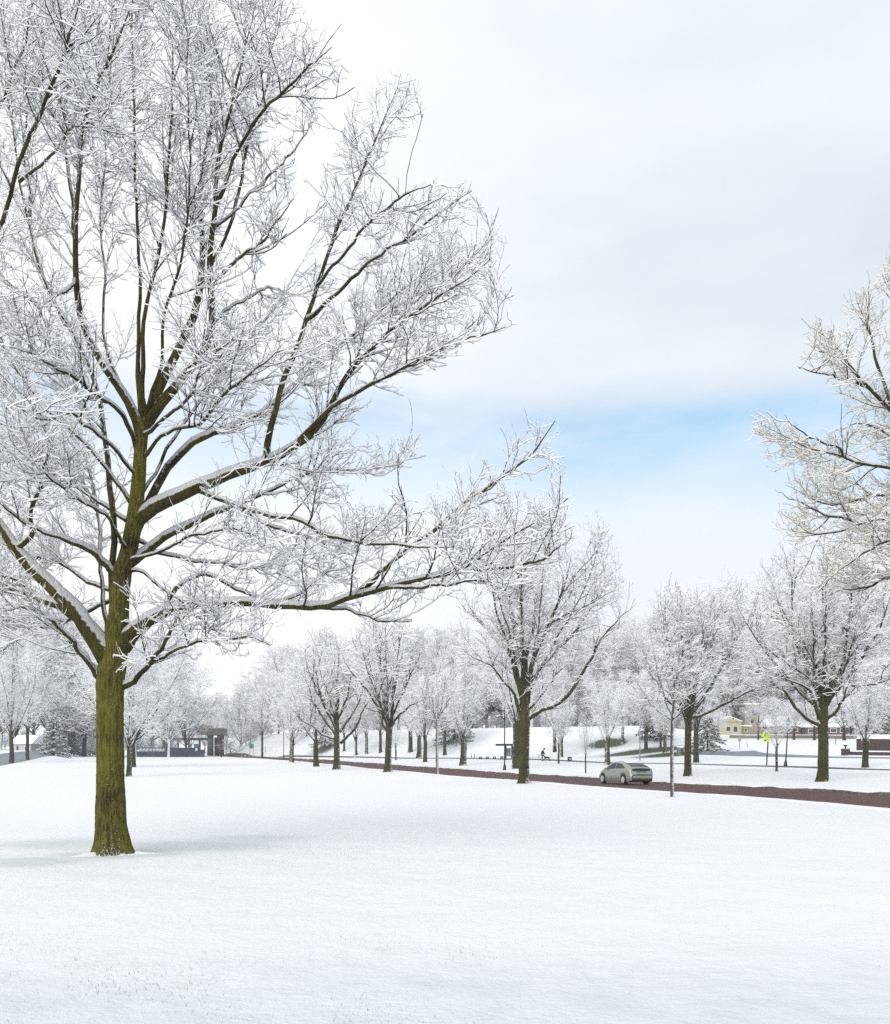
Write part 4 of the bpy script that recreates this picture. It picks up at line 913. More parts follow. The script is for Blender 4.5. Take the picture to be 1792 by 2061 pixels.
# ---- conifers
def conifer(px, topy, hw, label, seed, group=None, w=5, nb=70, droop=.0, lo=.06, Y=None, name='spruce_tree'):
    rng = np.random.RandomState(seed)
    if Y is None: x, y, z = hit(*px)
    else: y = Y; x = (px[0]-HX)/F*Y; z = float(terrain(x, y))
    yb = HY-(z-EYE)/y*F; H = (yb-topy)/F*y; Rm = hw/F*y
    root = empty(name, (x, y, z), label=label, cat='tree', group=group)
    tm = trunk_mesh([[0,0,-.2,w/2/F*y*1.1],[0,0,H*.5,w/2/F*y*.6],[0,0,H*.98,.03]], 20, 10, rng, 1.2)
    link('trunk', mesh_np('trunk', tm[0], tm[1], M['bark_mid'], {'sn': tm[2]}), root)
    Ls = []
    for i in range(nb):
        t = (i+rng.rand())/nb; zz = H*(lo+(1-lo)*t); ln = Rm*(1-t)**.75*rng.uniform(.75, 1.1)+.15; az = i*2.4+rng.uniform(-.4, .4)
        s = np.linspace(0, 1, 6)[:, None]; d = np.array([math.cos(az), math.sin(az), 0])
        L_ = np.array([0,0,zz])+s*ln*d+np.array([0,0,1])*(-s*ln*(.22+droop)+s**2*ln*.16); Ls.append(L_)
    L0 = np.stack(Ls); R0 = np.full(L0.shape[:2], .03)*np.linspace(1, .4, 6)
    k = H/8
    L1, R1 = grow(rng, L0, R0+.2, .10*k, (.35*k, 1.1*k), (25, 70), .085*k, .03*k, 4, .15, -.12, .1, 1., .5, axis=(1, 1, .25))
    L2, R2 = grow(rng, L1, R1+.2, .16*k, (.2*k, .5*k), (20, 60), .06*k, .025*k, 3, .2, -.15, .1, 1., .3, axis=(1, 1, .5))
    parts = [tubes(L0, R0, 4, .03), tubes(L1, R1, 4, .06*k), tubes(L2, R2, 4, .05*k)]
    V, Fq, A = merge(parts); A = A+rng.normal(0, .05, A.shape)
    link('crown', mesh_np('crown', V, Fq, M['conifer'], {'sn': A}, smooth=False), root)
GS = 'snowy spruces at the end of the side road'
conifer((108,1521), 1440, 34, 'leftmost wide spruce with drooping snowy boughs beside the side road', 41, GS, droop=.15)
conifer((140,1520), 1418, 40, 'tallest snowy spruce behind the huge tree trunk, middle of its clump', 42, GS, droop=.15)
conifer((172,1520), 1428, 36, 'snowy spruce touching the left side of the huge tree trunk', 43, GS, droop=.15)
conifer((655,1506), 1462, 34, 'dark spreading evergreen above a patch of bare grass on the hill', 44, None, nb=30, lo=.25, droop=.2, name='evergreen_tree')
conifer((915,1494), 1435, 62, 'wide low evergreen on the hillside behind the stout vase shaped tree', 45, None, nb=70, lo=.06, droop=.25, name='evergreen_tree')
conifer((1425,1512), 1440, 44, 'evergreen with snow heavy boughs between the leaning trunk and the cream house', 46, None, nb=46, lo=.12, droop=.3, name='evergreen_tree')
conifer((1318,1490), 1400, 40, 'dark evergreen high on the hill above the car', 47, None, nb=60, lo=.1, droop=.2, name='evergreen_tree')
conifer((1775,1500), 1420, 50, 'dark evergreen behind the brick wall at the right edge', 48, None, nb=70, lo=.08, droop=.2, Y=170, name='evergreen_tree')
M['grey_wall'] = plain('grey_render', (.4, .41, .42), .9)
M['shaded_yellow_wall'] = plain('shaded_cream_render', (.25, .24, .12), .9)  # cream wall on its shaded side, the shade mixed into the colour
M['bin_blue'] = plain('dark_blue_plastic', (.02, .022, .05), .6)
M['shelter_glass'] = plain('frosted_shelter_glass', (.33, .36, .36), .3)
M['navy_metal_dark'] = plain('dark_navy_metal', (.015, .03, .05), .5, .1)
M['teal'] = plain('teal_sign_paint', (.05, .2, .19), .6)
M['post_wood'] = plain('dark_weathered_post', (.07, .065, .055), .85)
M['rust_metal'] = plain('dark_red_brown_metal', (.07, .03, .025), .6)
M['plate'] = plain('grey_number_plate', (.30, .33, .28), .5)

# ------------------------------------------------------------------ the car
def car():
    gx, gy, gz = hit(1257.5, 1580.5)
    k = int(np.argmin(np.abs(ROAD_N[:, 1]-gy))); t = unit(ROAD_N[k+1]-ROAD_N[k-1]); fw = np.array([*t, 0]); rt = np.array([t[1], -t[0], 0])
    c = np.array([gx, gy, 0])+fw*1.375+rt*.74; c[2] = float(terrain(c[0], c[1]))+.026
    root = empty('parked_car', c, rz=math.atan2(t[1], t[0]), label='grey green metallic hatchback with snow dusted roof standing on the road', cat='car')
    xs_t = [0,.05,.10,.14,.2,.5,1.0,1.6,2.1,2.6,3.0,3.45,3.6,4.0,4.3,4.42,4.45]; zs_t = [.64,.72,.80,1.0,1.12,1.22,1.35,1.455,1.49,1.445,1.31,1.07,1.0,.90,.77,.64,.54]
    def top(x): return np.interp(x, xs_t, zs_t)
    def belt(x): return min(np.interp(x, [0,.2,1,2,3.3,3.7,4.45], [.6,1.0,.98,.935,.90,.86,.5]), top(x)-.03)
    def hw(x): return np.interp(x, [0,.1,.4,1,3.2,3.9,4.3,4.45], [.70,.80,.85,.862,.862,.82,.70,.52])
    def rail(x): return np.interp(x, [0,.2,1,2,3,3.45,3.7,4.45], [.64,.66,.61,.585,.62,.73,.74,.42])
    AX = (.85, 3.55)
    def zlo(x):
        z = np.interp(x, [0, .3, 4.1, 4.45], [.30, .20, .20, .26])
        for a in AX:
            d = abs(x-a)
            if d < .37: z = max(z, .29+math.sqrt(.37**2-d*d))
        return z
    def sec(x):
        w, b, tp, lo = hw(x), belt(x), top(x), zlo(x); b = max(b, lo+.05); rl = min(rail(x), w*.93)
        P_ = [(w*.955, lo)]+[(w*a, lerp(lo, b, f)) for a, f in ((.992,.22),(1.0,.5),(.985,.8))]+[(w*.945, b)]
        zr = max(tp-.075, b+.01)
        P_ += [(rl*1.04, zr-.02), (rl*.92, zr+.035), (rl*.55, tp-.012), (0, tp)]
        return np.array(P_)
    X = np.unique(np.concatenate([np.linspace(0, .25, 8), np.linspace(.25, 4.3, 70), [4.36, 4.42, 4.45]]+[np.linspace(a-.37, a+.37, 15) for a in AX]))
    S = np.stack([sec(x) for x in X])
    full = np.concatenate([np.stack([S[..., 0], S[..., 1]], -1), np.stack([-S[:, -2::-1, 0], S[:, -2::-1, 1]], -1)], 1)
    V = np.concatenate([np.repeat((X-2.225)[:, None], full.shape[1], 1)[..., None], full], -1); nr, nc = V.shape[:2]; V = V.reshape(-1, 3)
    Fs = [(i*nc+j, i*nc+j+1, (i+1)*nc+j+1, (i+1)*nc+j) for i in range(nr-1) for j in range(nc-1)]
    Fs += [tuple(range(nc)), tuple((nr-1)*nc+j for j in range(nc))[::-1]]
    body = link('body', mesh_py('body', V, Fs, M['car_paint'], True), root)
    def surf(x, v, sd):
        s = sec(x); j = min(int(v), len(s)-2); f = v-j; p = s[j]*(1-f)+s[j+1]*f; return np.array([x-2.225, p[0]*sd, p[1]])
    def patch(nm, u, vfun, mat, sd, off=.008, parent=root, n=10, m=4):
        G = []
        for a in np.linspace(0, 1, n):
            x = lerp(u[0], u[1], a); v0, v1 = vfun(a); row = []
            for q in np.linspace(0, 1, m):
                v = lerp(v0, v1, q); e = .004
                du = surf(x+e, v, sd)-surf(x-e, v, sd); dv = surf(x, min(v+e*5, 7.99), sd)-surf(x, max(v-e*5, 0), sd)
                nn = -np.cross(du, dv)*sd; nn = unit(nn)
                row.append(surf(x, v, sd)+nn*off)
            G.append(row)
        G = np.array(G).reshape(-1, 3); Fq = [(i*m+j, (i+1)*m+j, (i+1)*m+j+1, i*m+j+1) for i in range(n-1) for j in range(m-1)]
        return link(nm, mesh_py(nm, G, Fq, mat, True), parent)
    for sd in (1, -1):
        patch('side_window', (2.02, 3.15), lambda a: (4.12, 4.92-.55*max(0, a-.35)), M['car_glass'], sd)
        patch('side_window', (.80, 1.93), lambda a: (4.12, 4.45+.47*min(1, a*2.2)), M['car_glass'], sd)
        g = patch('taillight', (.10, .36), lambda a: (3.1+.1*a, 4.25-.1*a), M['tail_red'], sd, .012, n=5)
        mb = MB(); mb.box((.72, sd*.93, .97), (.13, .2, .12)); mb.box((.70, sd*.84, .95), (.05, .1, .03)); mb.build('mirror', M['car_paint'], root, bevel=.02)
        for x in (.0, -1.05):
            hb = MB(); hb.box((x-.12, sd*.865, .78), (.2, .03, .03)); hb.build('door_handle', M['car_paint'], root)
    def cross(nm, u, vv, mat, off=.008, n=8):
        G = []; sg = []
        vs = [(v, 1) for v in np.linspace(vv, 8, 6)[:-1]]+[(8, 1)]+[(v, -1) for v in np.linspace(8, vv, 6)[1:]]
        for a in np.linspace(0, 1, n):
            x = lerp(u[0], u[1], a)
            for v, sd in vs:
                p = surf(x, min(v, 7.999), sd); e = .004; du = surf(x+e, min(v, 7.99), sd)-surf(x-e, min(v, 7.99), sd); nn = unit(np.array([-du[2], 0, du[0]])); G.append(p+nn*off)
        m = len(vs); Fq = [(i*m+j, i*m+j+1, (i+1)*m+j+1, (i+1)*m+j) for i in range(n-1) for j in range(m-1)]
        return link(nm, mesh_py(nm, G, Fq, mat, True), root)
    cross('rear_window', (.27, 1.12), 6.05, M['car_glass'])
    cross('rear_window', (.112, .152), 5.9, M['car_glass'], .01)
    cross('windshield', (2.78, 3.42), 6.05, M['car_glass'])
    sn = cross('roof_snow', (1.05, 1.75), 6.6, M['snow'], .014)
    mb = MB(); mb.box((-2.225, 0, .50), (.06, 1.30, .16)); mb.build('rear_bumper', M['car_paint'], root, bevel=.03)
    mb = MB(); mb.box((-2.19, 0, .31), (.12, 1.36, .13)); mb.build('bumper_valance', M['rubber'], root, bevel=.02)
    mb = MB(); mb.box((-2.165, 0, .84), (.06, .62, .03)); mb.build('hatch_handle', M['car_paint'], root, bevel=.01)
    mb = MB(); mb.box((-2.205, 0, .725), (.03, .34, .12)); mb.build('number_plate', M['plate'], root, bevel=.005)
    mb = MB(); mb.box((0, 0, .30), (3.9, 1.45, .22)); mb.build('underbody', M['rubber'], root)
    for ax in (-1.375, 1.325):
        for sd in (1, -1):
            w = MB(); w.lathe([(.17,-.11),(.27,-.115),(.305,-.09),(.315,-.05),(.315,.05),(.305,.09),(.27,.115),(.17,.11)], n=32)
            wo = w.build('wheel', M['rubber'], root, True, loc=(ax, sd*.745, .315), rot=(R(90), 0, 0))
            r = MB(); r.lathe([(.195,0),(.2,.02),(.18,.03),(.05,.012),(.04,.03),(.001,.032)], n=30)
            for q in range(5):
                a = q*2*pi/5; r.box((.11*math.cos(a), .11*math.sin(a), .026), (.15, .035, .02), a)
            r.build('rim', M['alloy'], wo, False, loc=(0, 0, -sd*.105), rot=(R(180) if sd > 0 else 0, 0, 0))
car()

# ------------------------------------------------------------------ street furniture
def at(x, y):
    gx, gy, gz = hit(x, y); return np.array([gx, gy, gz]), gy/F        # position, metres per pixel
def lamp(px, topy, label, style, lean=0.):
    p, m = at(*px); H = (px[1]-topy)*m
    root = empty('street_lamp', p, label=label, cat='street lamp'); root.rotation_euler = (0, R(lean), 0)
    b = MB(); b.lathe([(.20,-.05),(.20,.10),(.17,.14),(.15,.35),(.10,.55),(.085,.62),(.07,.7)], n=16); b.build('base', M['black_metal'], root, True)
    q = MB(); q.lathe([(.065,.6),(.06,H*.5),(.05,H*.93),(.075,H*.935),(.075,H*.95),(.045,H*.96),(.03,H),(.0,H+.05)], n=12); q.build('pole', M['black_metal'], root, True)
    if style == 'arm':
        L_ = 26*m; a = MB(); s = np.linspace(0, 1, 14)
        pts = np.stack([-s*L_, 0*s, H*.945+.30*np.sin(s*pi*.5)**2*1.0+.18*np.sin(s*pi)*-1+.25*s], 1); a.tube(pts, .065, 8); a.tube([(-.02,0,H*.80),(-.25*L_,0,H*.87),(-.5*L_,0,H*.955)], .035, 6); a.build('arm', M['black_metal'], root, True)
        e = pts[-1]; l = MB(); l.lathe([(.03,.15),(.08,.08),(.11,-.02),(.28,-.24),(.34,-.50),(.38,-.62),(.36,-.65)][::-1], tuple(e), 16); l.tube([e+np.array([0,0,.0]), e+np.array([0,0,.2])], .02, 6); l.build('lantern', M['black_metal'], root, True)
    elif style == 'top':
        l = MB(); l.lathe([(.06,H-.02),(.14,H+.03),(.20,H+.28),(.23,H+.5),(.27,H+.52),(.10,H+.72),(.03,H+.85)], n=14); l.build('lantern', M['rust_metal'], root, True)
    else:
        l = MB(); l.box((-.35, 0, H), (.75, .16, .10)); l.build('lantern', M['black_metal'], root)
lamp((1016,1550), 1424, 'tall black street lamp with curved arm and hanging lantern beyond the road', 'arm')
lamp((1581.5,1543.5), 1462, 'black lamp post with flared base right of the yellow green sign', 'top', 3.5)
lamp((571,1529), 1458, 'thin dark lamp post at the bend of the road', 'flat')
lamp((445.5,1524.5), 1484, 'small distant lamp post beside the stone gate', 'top')
def post(px, topy, r, label, mat, name='post', head=None, lean=0., cat='post'):
    p, m = at(*px); H = (px[1]-topy)*m
    root = empty(name, p, label=label, cat=cat); root.rotation_euler = (0, R(lean), 0)
    b = MB(); b.lathe([(r,-.1),(r,H*.5),(r*.9,H),(r*.4,H+.02)], n=10); b.build('shaft', mat, root, True)
    if head:
        w, h, z, mt = head; q = MB(); q.box((0, -r-.02, H*z), (w, .02, h)); q.build('plate', mt, root)
    return root, H, m
post((1288.5,1531.5), 1442, .07, 'slim grey pole on the lawn right above the car', M['grey_metal'], 'pole', cat='pole')
post((714.5,1530), 1492, .06, 'white marker post between the leaning hill tree and the road', M['white_paint'])
post((1489,1508), 1477, .035, 'thin sign post with small grey plate on the snow bank below the cream house', M['grey_metal'], 'sign_post', (.42, .5, .62, M['grey_metal']), cat='sign')
post((1506,1504.5), 1492, .04, 'short leaning stake on the snow bank left of the yellow green sign', M['grey_metal'], 'stake', lean=-14, cat='stake')
post((1682.7,1499), 1485, .04, 'dark stake on the snow bank right of the broad green trunk', M['black_metal'], 'stake', cat='stake')
post((1085,1526.5), 1518, .07, 'grey post on the footpath just left of the person', M['grey_metal'])
post((949,1527), 1517.5, .07, 'left one of two short grey posts beside the snow capped bollards', M['grey_metal'])
post((955.3,1527), 1517.5, .07, 'right one of two short grey posts beside the snow capped bollards', M['grey_metal'])
post((534,1514), 1502, .05, 'small dark marker post on the hillside beyond the road bend', M['black_metal'])
def crossing_sign():
    p, m = at(1543.5, 1540.5); H = 69*m
    root = empty('pedestrian_sign', p, label='yellow green pedestrian crossing sign with arrow plaque on a dark post', cat='road sign'); root.rotation_euler = (0, R(3.5), 0)
    b = MB(); b.box((0,0,H/2-.05), (.11,.11,H+.1)); b.build('post', M['post_wood'], root)
    W = 16*m; f = MB(); c = (-W*.30, -.075, H-.05-W*.35)
    f.quadprism([(c[0]-W/2, c[1], c[2]-W*.36), (c[0]+W/2, c[1], c[2]-W*.36), (c[0]+W/2, c[1], c[2]+W*.12), (c[0]+W*.18, c[1], c[2]+W*.40), (c[0]-W*.18, c[1], c[2]+W*.40), (c[0]-W/2, c[1], c[2]+W*.12)], (0, .012, 0))
    f.build('sign_face', M['sign_green'], root)
    g = MB()
    for dx, s in ((-.13, 1.0), (.14, .82)):
        x = c[0]+dx*W*1.1; z = c[2]; k = W*s; y = c[1]-.008
        g.lathe([(.001, -.055*k), (.05*k, -.03*k), (.055*k, 0), (.05*k, .03*k), (.001, .055*k)], (x, y, z+.27*k), 10)
        g.quadprism([(x-.05*k, y, z+.19*k), (x-.06*k, y, z-.05*k), (x+.06*k, y, z-.05*k), (x+.05*k, y, z+.19*k)], (0, .004, 0))
        g.quadprism([(x-.05*k, y, z-.05*k), (x-.15*k, y, z-.30*k), (x-.09*k, y, z-.31*k), (x+.01*k, y, z-.06*k)], (0, .004, 0))
        g.quadprism([(x-.01*k, y, z-.06*k), (x+.09*k, y, z-.31*k), (x+.15*k, y, z-.30*k), (x+.05*k, y, z-.05*k)], (0, .004, 0))
        g.quadprism([(x-.05*k, y, z+.17*k), (x-.17*k, y, z+.02*k), (x-.14*k, y, z-.01*k), (x-.04*k, y, z+.10*k)], (0, .004, 0))
        g.quadprism([(x+.04*k, y, z+.10*k), (x+.15*k, y, z+.02*k), (x+.17*k, y, z+.05*k), (x+.05*k, y, z+.17*k)], (0, .004, 0))
    g.build('pedestrian_symbol', M['black_metal'], root)
    c2 = (-W*.24, -.075, c[2]-W*.36-.05-W*.27); a = MB(); a.box(c2, (W*.82, .012, W*.52)); a.build('arrow_plaque', M['sign_green'], root)
    h = MB(); y = c2[1]-.012; k = W
    h.quadprism([(c2[0]+.26*k, y, c2[2]+.16*k), (c2[0]+.30*k, y, c2[2]+.11*k), (c2[0]-.10*k, y, c2[2]-.13*k), (c2[0]-.14*k, y, c2[2]-.08*k)], (0, .004, 0))
    h.quadprism([(c2[0]-.30*k, y, c2[2]-.20*k), (c2[0]-.04*k, y, c2[2]-.19*k), (c2[0]-.20*k, y, c2[2]+.05*k)], (0, .004, 0))
    h.build('arrow_symbol', M['black_metal'], root)
crossing_sign()
def street_sign():
    p, m = at(506.5, 1521.5)
    root = empty('road_sign', p, label='teal road sign on two thin posts before the brush by the stone gate', cat='road sign')
    W = 9*m; H = 24*m; b = MB(); b.box((0, 0, H-.55), (W, .04, 1.1)); b.build('sign_face', M['teal'], root)
    for sx in (-1, 1):
        q = MB(); q.lathe([(.06, -.1), (.05, H)], (sx*W*.38, .06, 0), 8); q.build('post', M['grey_metal'], root)
street_sign()
def shelter():
    p, m = at(1031, 1529); root = empty('bus_shelter', p, label='dark flat roofed shelter with glass panels on the footpath behind the lamp', cat='shelter')
    x0, x1 = (999-1031)*m, (1064-1031)*m; zt = 31.5*m; cx = (x0+x1)/2; w = x1-x0; D = 1.9
    r = MB(); r.box((cx, D/2, zt-.13), (w, D+.5, .26)); r.build('roof', M['navy_metal_dark'], root, bevel=.02)
    s = MB(); s.box((cx, D/2, zt+.07), (w-.1, D+.4, .13)); s.build('roof_snow', M['snow'], root, bevel=.05)
    for x in ((1018.5-1031)*m, (1032.5-1031)*m, (1056-1031)*m):
        for y in (0, D):
            q = MB(); q.box((x, y, (zt-.26)/2-.05), (.22, .12, zt-.26+.1)); q.build('post', M['navy_metal_dark'], root)
    for a, b_ in ((1019.5, 1031), (1034, 1055)):
        q = MB(); q.box((((a+b_)/2-1031)*m, D+.02, zt*.48), ((b_-a)*m-.12, .03, zt*.52)); q.build('glass_panel', M['shelter_glass'], root)
    q = MB(); q.box(((1040-1031)*m, D-.3, .45), (1.9, .4, .06)); q.box(((1035-1031)*m, D-.3, .2), (.06, .3, .45)); q.box(((1046-1031)*m, D-.3, .2), (.06, .3, .45)); q.build('bench', M['black_metal'], root)
shelter()
for i, x in enumerate((967.6, 981.5, 995.7, 1010.5)):
    p, m = at(x, 1528.3); w = 6.2*m
    nm = ('leftmost', 'second', 'third', 'rightmost')[i]
    root = empty('seat_block', p, label=nm+' from the left of four squat dark seats capped with snow' if i in (1, 2) else nm+' of four squat dark seats capped with snow', cat='seat', group='snow capped seats beside the shelter')
    b = MB(); b.box((0, 0, .36), (w, .45, .09)); b.box((-w*.36, 0, .13), (.12, .4, .38)); b.box((w*.36, 0, .13), (.12, .4, .38)); b.box((0, .0, .2), (w*.7, .08, .1)); b.build('base', M['black_metal'], root)
    s = MB(); s.box((0, 0, .46), (w*1.0, .45, .11), taper=.85); s.build('snow_cap', M['snow'], root, bevel=.03)
def bin_():
    p, m = at(1147, 1532); w = 8.2*m; h = 9.5*m
    root = empty('litter_bin', p, label='dark square litter bin with pale emblem and grey lid on the footpath', cat='litter bin')
    b = MB(); b.box((0, 0, h*.42), (w*.92, w*.8, h*.85), taper=1.05); b.build('body', M['bin_blue'], root, bevel=.03)
    l = MB(); l.box((0, 0, h*.92), (w*1.04, w*.95, h*.12), taper=.9); l.build('lid', M['grey_metal'], root, bevel=.02)
    e = MB(); e.quadprism([(w*.17*math.cos(a*2*pi/12), -w*.425, h*.45+w*.17*math.sin(a*2*pi/12)) for a in range(12)], (0, -.012, 0)); e.build('emblem', M['white_paint'], root)
    s = MB(); s.box((0, 0, h*1.0), (w*.9, w*.85, .07), taper=.8); s.build('snow_cap', M['snow'], root, bevel=.03)
bin_()
def utility():
    p, m = at(1371, 1520); w = 11*m
    root = empty('utility_box', p, label='grey boxy cabinet with dark opening under snow, beside the slender snow plastered tree', cat='utility box')
    b = MB(); b.box((0, .4, .45), (w, 1.0, 1.1)); b.build('body', M['stone'], root, bevel=.04)
    d = MB(); d.box((w*.2, -.115, .45), (w*.48, .04, .8)); d.build('opening', M['dark_glass_and_gaps'], root)
    s = MB(); s.box((0, .4, 1.1), (w*1.05, 1.1, .2), taper=.85); s.build('snow_cap', M['snow'], root, bevel=.06)
utility()

# ------------------------------------------------------------------ person and dog
def skin_obj(name, verts, edges, radii, mat, parent, sub=2, root_i=0):
    me = bpy.data.meshes.new(name); me.from_pydata(verts, edges, []); me.materials.append(mat)
    o = link(name, me, parent); sk = o.modifiers.new('skin', 'SKIN'); sk.use_smooth_shade = True
    for i, r in enumerate(radii):
        v = me.skin_vertices[0].data[i]; v.radius = (r, r) if np.isscalar(r) else r; v.use_root = (i == root_i)
    s = o.modifiers.new('sub', 'SUBSURF'); s.levels = sub; s.render_levels = sub
    return o
def person():
    p, m = at(1091.5, 1531.8)
    root = empty('person', p, rz=R(-8), label='person in black jacket and pale grey trousers bending toward the black dog', cat='person')
    # facing +x; body as one skinned figure: pelvis, spine, neck, head, both arms with hands, both legs with feet
    v = [(0,0,.93),(.01,0,1.12),(.06,0,1.30),(.13,0,1.45),(.21,0,1.545),(.27,0,1.62),(.31,0,1.70)]
    e = [(0,1),(1,2),(2,3),(3,4),(4,5),(5,6)]; r = [.15,.14,.155,.13,.06,.10,.085]
    def chain(start, pts, rad):
        k = start
        for q, w in zip(pts, rad): v.append(q); r.append(w); e.append((k, len(v)-1)); k = len(v)-1
        return k
    for s in (1, -1):
        chain(0, [(.0,s*.10,.88),(.03+.04*s,s*.10,.50),(-.02+.05*s,s*.10,.09),(.10+.05*s,s*.11,.045),(.17+.05*s,s*.115,.035)], [.10,.065,.045,.042,.03])
        h = chain(3, [(.12,s*.19,1.42),(.20+.03*s,s*.25,1.16),(.38+.05*s,s*.18,.98),(.44+.05*s,s*.16,.93)], [.07,.05,.034,.035])
        x, y, z = v[h]
        for f, (dx, dz, dy) in enumerate(((.07,-.05,.02),(.08,-.06,.005),(.075,-.065,-.012),(.06,-.06,-.028),(.03,-.02,.045))):
            chain(h, [(x+dx*.55, y+dy*1.0, z+dz*.5), (x+dx, y+dy*1.2, z+dz*1.25)], [.011, .009])
    skin_obj('body', v, e, r, M['skin'], root)
    # jacket: torso and sleeves
    v, e, r = [(0,0,.86),(0,0,.98),(.01,0,1.13),(.06,0,1.30),(.13,0,1.44),(.19,0,1.51)], [(0,1),(1,2),(2,3),(3,4),(4,5)], [.19,.19,.185,.20,.17,.09]
    for s in (1, -1): chain(4, [(.12,s*.20,1.42),(.20+.03*s,s*.265,1.16),(.36+.05*s,s*.19,1.0)], [.095,.078,.058])
    skin_obj('jacket', v, e, r, M['cloth_black'], root)
    v, e, r = [(0,0,.90)], [], [.165]
    for s in (1, -1): chain(0, [(.0,s*.10,.82),(.03+.04*s,s*.10,.50),(-.02+.05*s,s*.10,.12)], [.125,.095,.08])
    skin_obj('trousers', v, e, r, M['cloth_grey'], root)
    for s in (1, -1):
        skin_obj('shoe', [(-.04+.05*s,s*.10,.05),(.06+.05*s,s*.11,.05),(.17+.05*s,s*.115,.04)], [(0,1),(1,2)], [.055,.055,.04], M['rubber'], root)
    h = MB(); h.lathe([(.118,-.02),(.122,.03),(.115,.09),(.08,.14),(.03,.165),(.001,.168)], n=16)
    h.build('knit_hat', M['cloth_black'], root, True, loc=(.285,0,1.67), rot=(0, R(24), 0))
    f = MB()
    for s in (1, -1): f.lathe([(.001,-.012),(.011,0),(.001,.012)], (.395, s*.035, 1.672), 8)
    f.build('eyes', M['dark_glass_and_gaps'], root, True)
    f = MB(); f.lathe([(.001,-.03),(.018,-.018),(.012,.02),(.001,.035)], (.402, 0, 1.645), 8); f.build('nose', M['skin'], root, True)
person()
def dog():
    p, m = at(1100.5, 1532.0)
    root = empty('dog', p, rz=R(172), label='black dog on the snow looking up at the bending person', cat='dog')
    v = [(-.34,0,.50),(-.18,0,.50),(.02,0,.50),(.20,0,.52),(.30,0,.62),(.37,0,.74),(.42,0,.82),(.50,0,.85),(.565,0,.86)]
    e = [(i, i+1) for i in range(8)]; r = [.10,.105,.125,.135,.09,.07,.085,.045,.03]
    def chain(start, pts, rad):
        k = start
        for q, w in zip(pts, rad): v.append(q); r.append(w); e.append((k, len(v)-1)); k = len(v)-1
    for s in (1, -1):
        chain(3, [(.22,s*.09,.40),(.21,s*.10,.20),(.23,s*.10,.05),(.27,s*.10,.025)], [.065,.038,.028,.03])
        chain(0, [(-.30,s*.09,.36),(-.44,s*.10,.21),(-.41,s*.10,.05),(-.36,s*.10,.025)], [.08,.036,.026,.03])
        chain(6, [(.38,s*.055,.90),(.36,s*.085,.96)], [.025,.012])
    chain(0, [(-.45,0,.52),(-.56,0,.44),(-.62,0,.34)], [.03,.024,.014])
    skin_obj('body', v, e, r, M['fur'], root, root_i=2)
dog()

# ------------------------------------------------------------------ buildings and walls beyond the lawn
def yat(x, y, Y): q = P(x, y, Y); return q
def front_box(mb, x0, x1, y0, y1, Y, depth, org):
    a, b = P(x0, y1, Y), P(x1, y0, Y); c = ((a[0]+b[0])/2-org[0], Y+depth/2-org[1], (a[2]+b[2])/2-org[2]); mb.box(c, (b[0]-a[0], depth, b[2]-a[2])); return c, (b[0]-a[0], depth, b[2]-a[2])
def building(name, Y, x0, x1, ytop, ybase, depth, wall, label, wins, roof='gable', cat='house', roofmat='snow', over=.35, door=None):
    g = float(terrain((( x0+x1)/2-HX)/F*Y, Y)); org = np.array([((x0+x1)/2-HX)/F*Y, Y, g])
    root = empty(name, org, label=label, cat=cat)
    zt = EYE+(HY-ytop)/F*Y-g; w = (x1-x0)/F*Y
    b = MB(); b.box((0, depth/2, zt/2-.6), (w, depth, zt+1.2)); b.build('wall', M[wall], root)
    r = MB()
    if roof == 'gable':
        hgt = w*.22; a = w/2+over
        r.quadprism([(-a, -over, zt-.02), (a, -over, zt-.02), (0, -over, zt+hgt)], (0, depth+2*over, 0))
        gb = MB(); gb.quadprism([(-w/2+.05, -over-.03, zt+.0), (w/2-.05, -over-.03, zt+.0), (0, -over-.03, zt+hgt*.86)], (0, .02, 0)); gb.build('gable', M[wall], root)
    elif roof == 'long':
        hgt = depth*.28; a = w/2+over
        r.quadprism([(-a, -over, zt-.02), (-a, depth+over, zt-.02), (-a, depth/2, zt+hgt)], (2*a, 0, 0))
    else:
        r.box((0, depth/2, zt+.15), (w+2*over, depth+2*over, .3))
    r.build('roof', M[roofmat], root)
    for (a0, a1, c0, c1) in wins:
        cx = ((a0+a1)/2-(x0+x1)/2)/F*Y; cz = EYE+(HY-(c0+c1)/2)/F*Y-g; ww = (a1-a0)/F*Y; hh = (c1-c0)/F*Y; yo = -.03-(over+.05 if cz > zt else 0)
        fr = MB()
        for (dx, dz, sx, sz) in ((0, hh/2+.04, ww+.2, .08), (0, -hh/2-.04, ww+.26, .08), (-ww/2-.04, 0, .08, hh), (ww/2+.04, 0, .08, hh)): fr.box((cx+dx, yo, cz+dz), (sx, .07, sz))
        fo = fr.build('window', M['white_stone'], root)
        q = MB(); q.box((cx, yo+.012, cz), (ww, .03, hh)); q.build('pane', M['dark_glass_and_gaps'], fo)
    return root
building('house', 224, 1444, 1493, 1452, 1479, 9, 'yellow_wall', 'cream yellow house with two dark windows and one attic window under a snowy roof', [(1462,1470.7,1462.8,1472),(1476.5,1485,1462,1473.3),(1473,1477,1445,1449)])
building('house_side_wall', 227, 1493.6, 1510, 1462, 1479, 6, 'shaded_yellow_wall', 'shade coloured annex against the right side of the cream yellow house', [(1499,1504,1466,1473)], roof='flat', cat='sidewall')  # side wall of the cream house, its shade put into the wall colour
building('apartment_building', 233, 1500, 1542, 1418, 1470, 12, 'tan_wall', 'tall tan building with dark upper window behind the frosted trees', [(1513,1532,1429,1441),(1511,1518,1448,1456),(1525,1533,1448,1456)], roof='flat', cat='building')
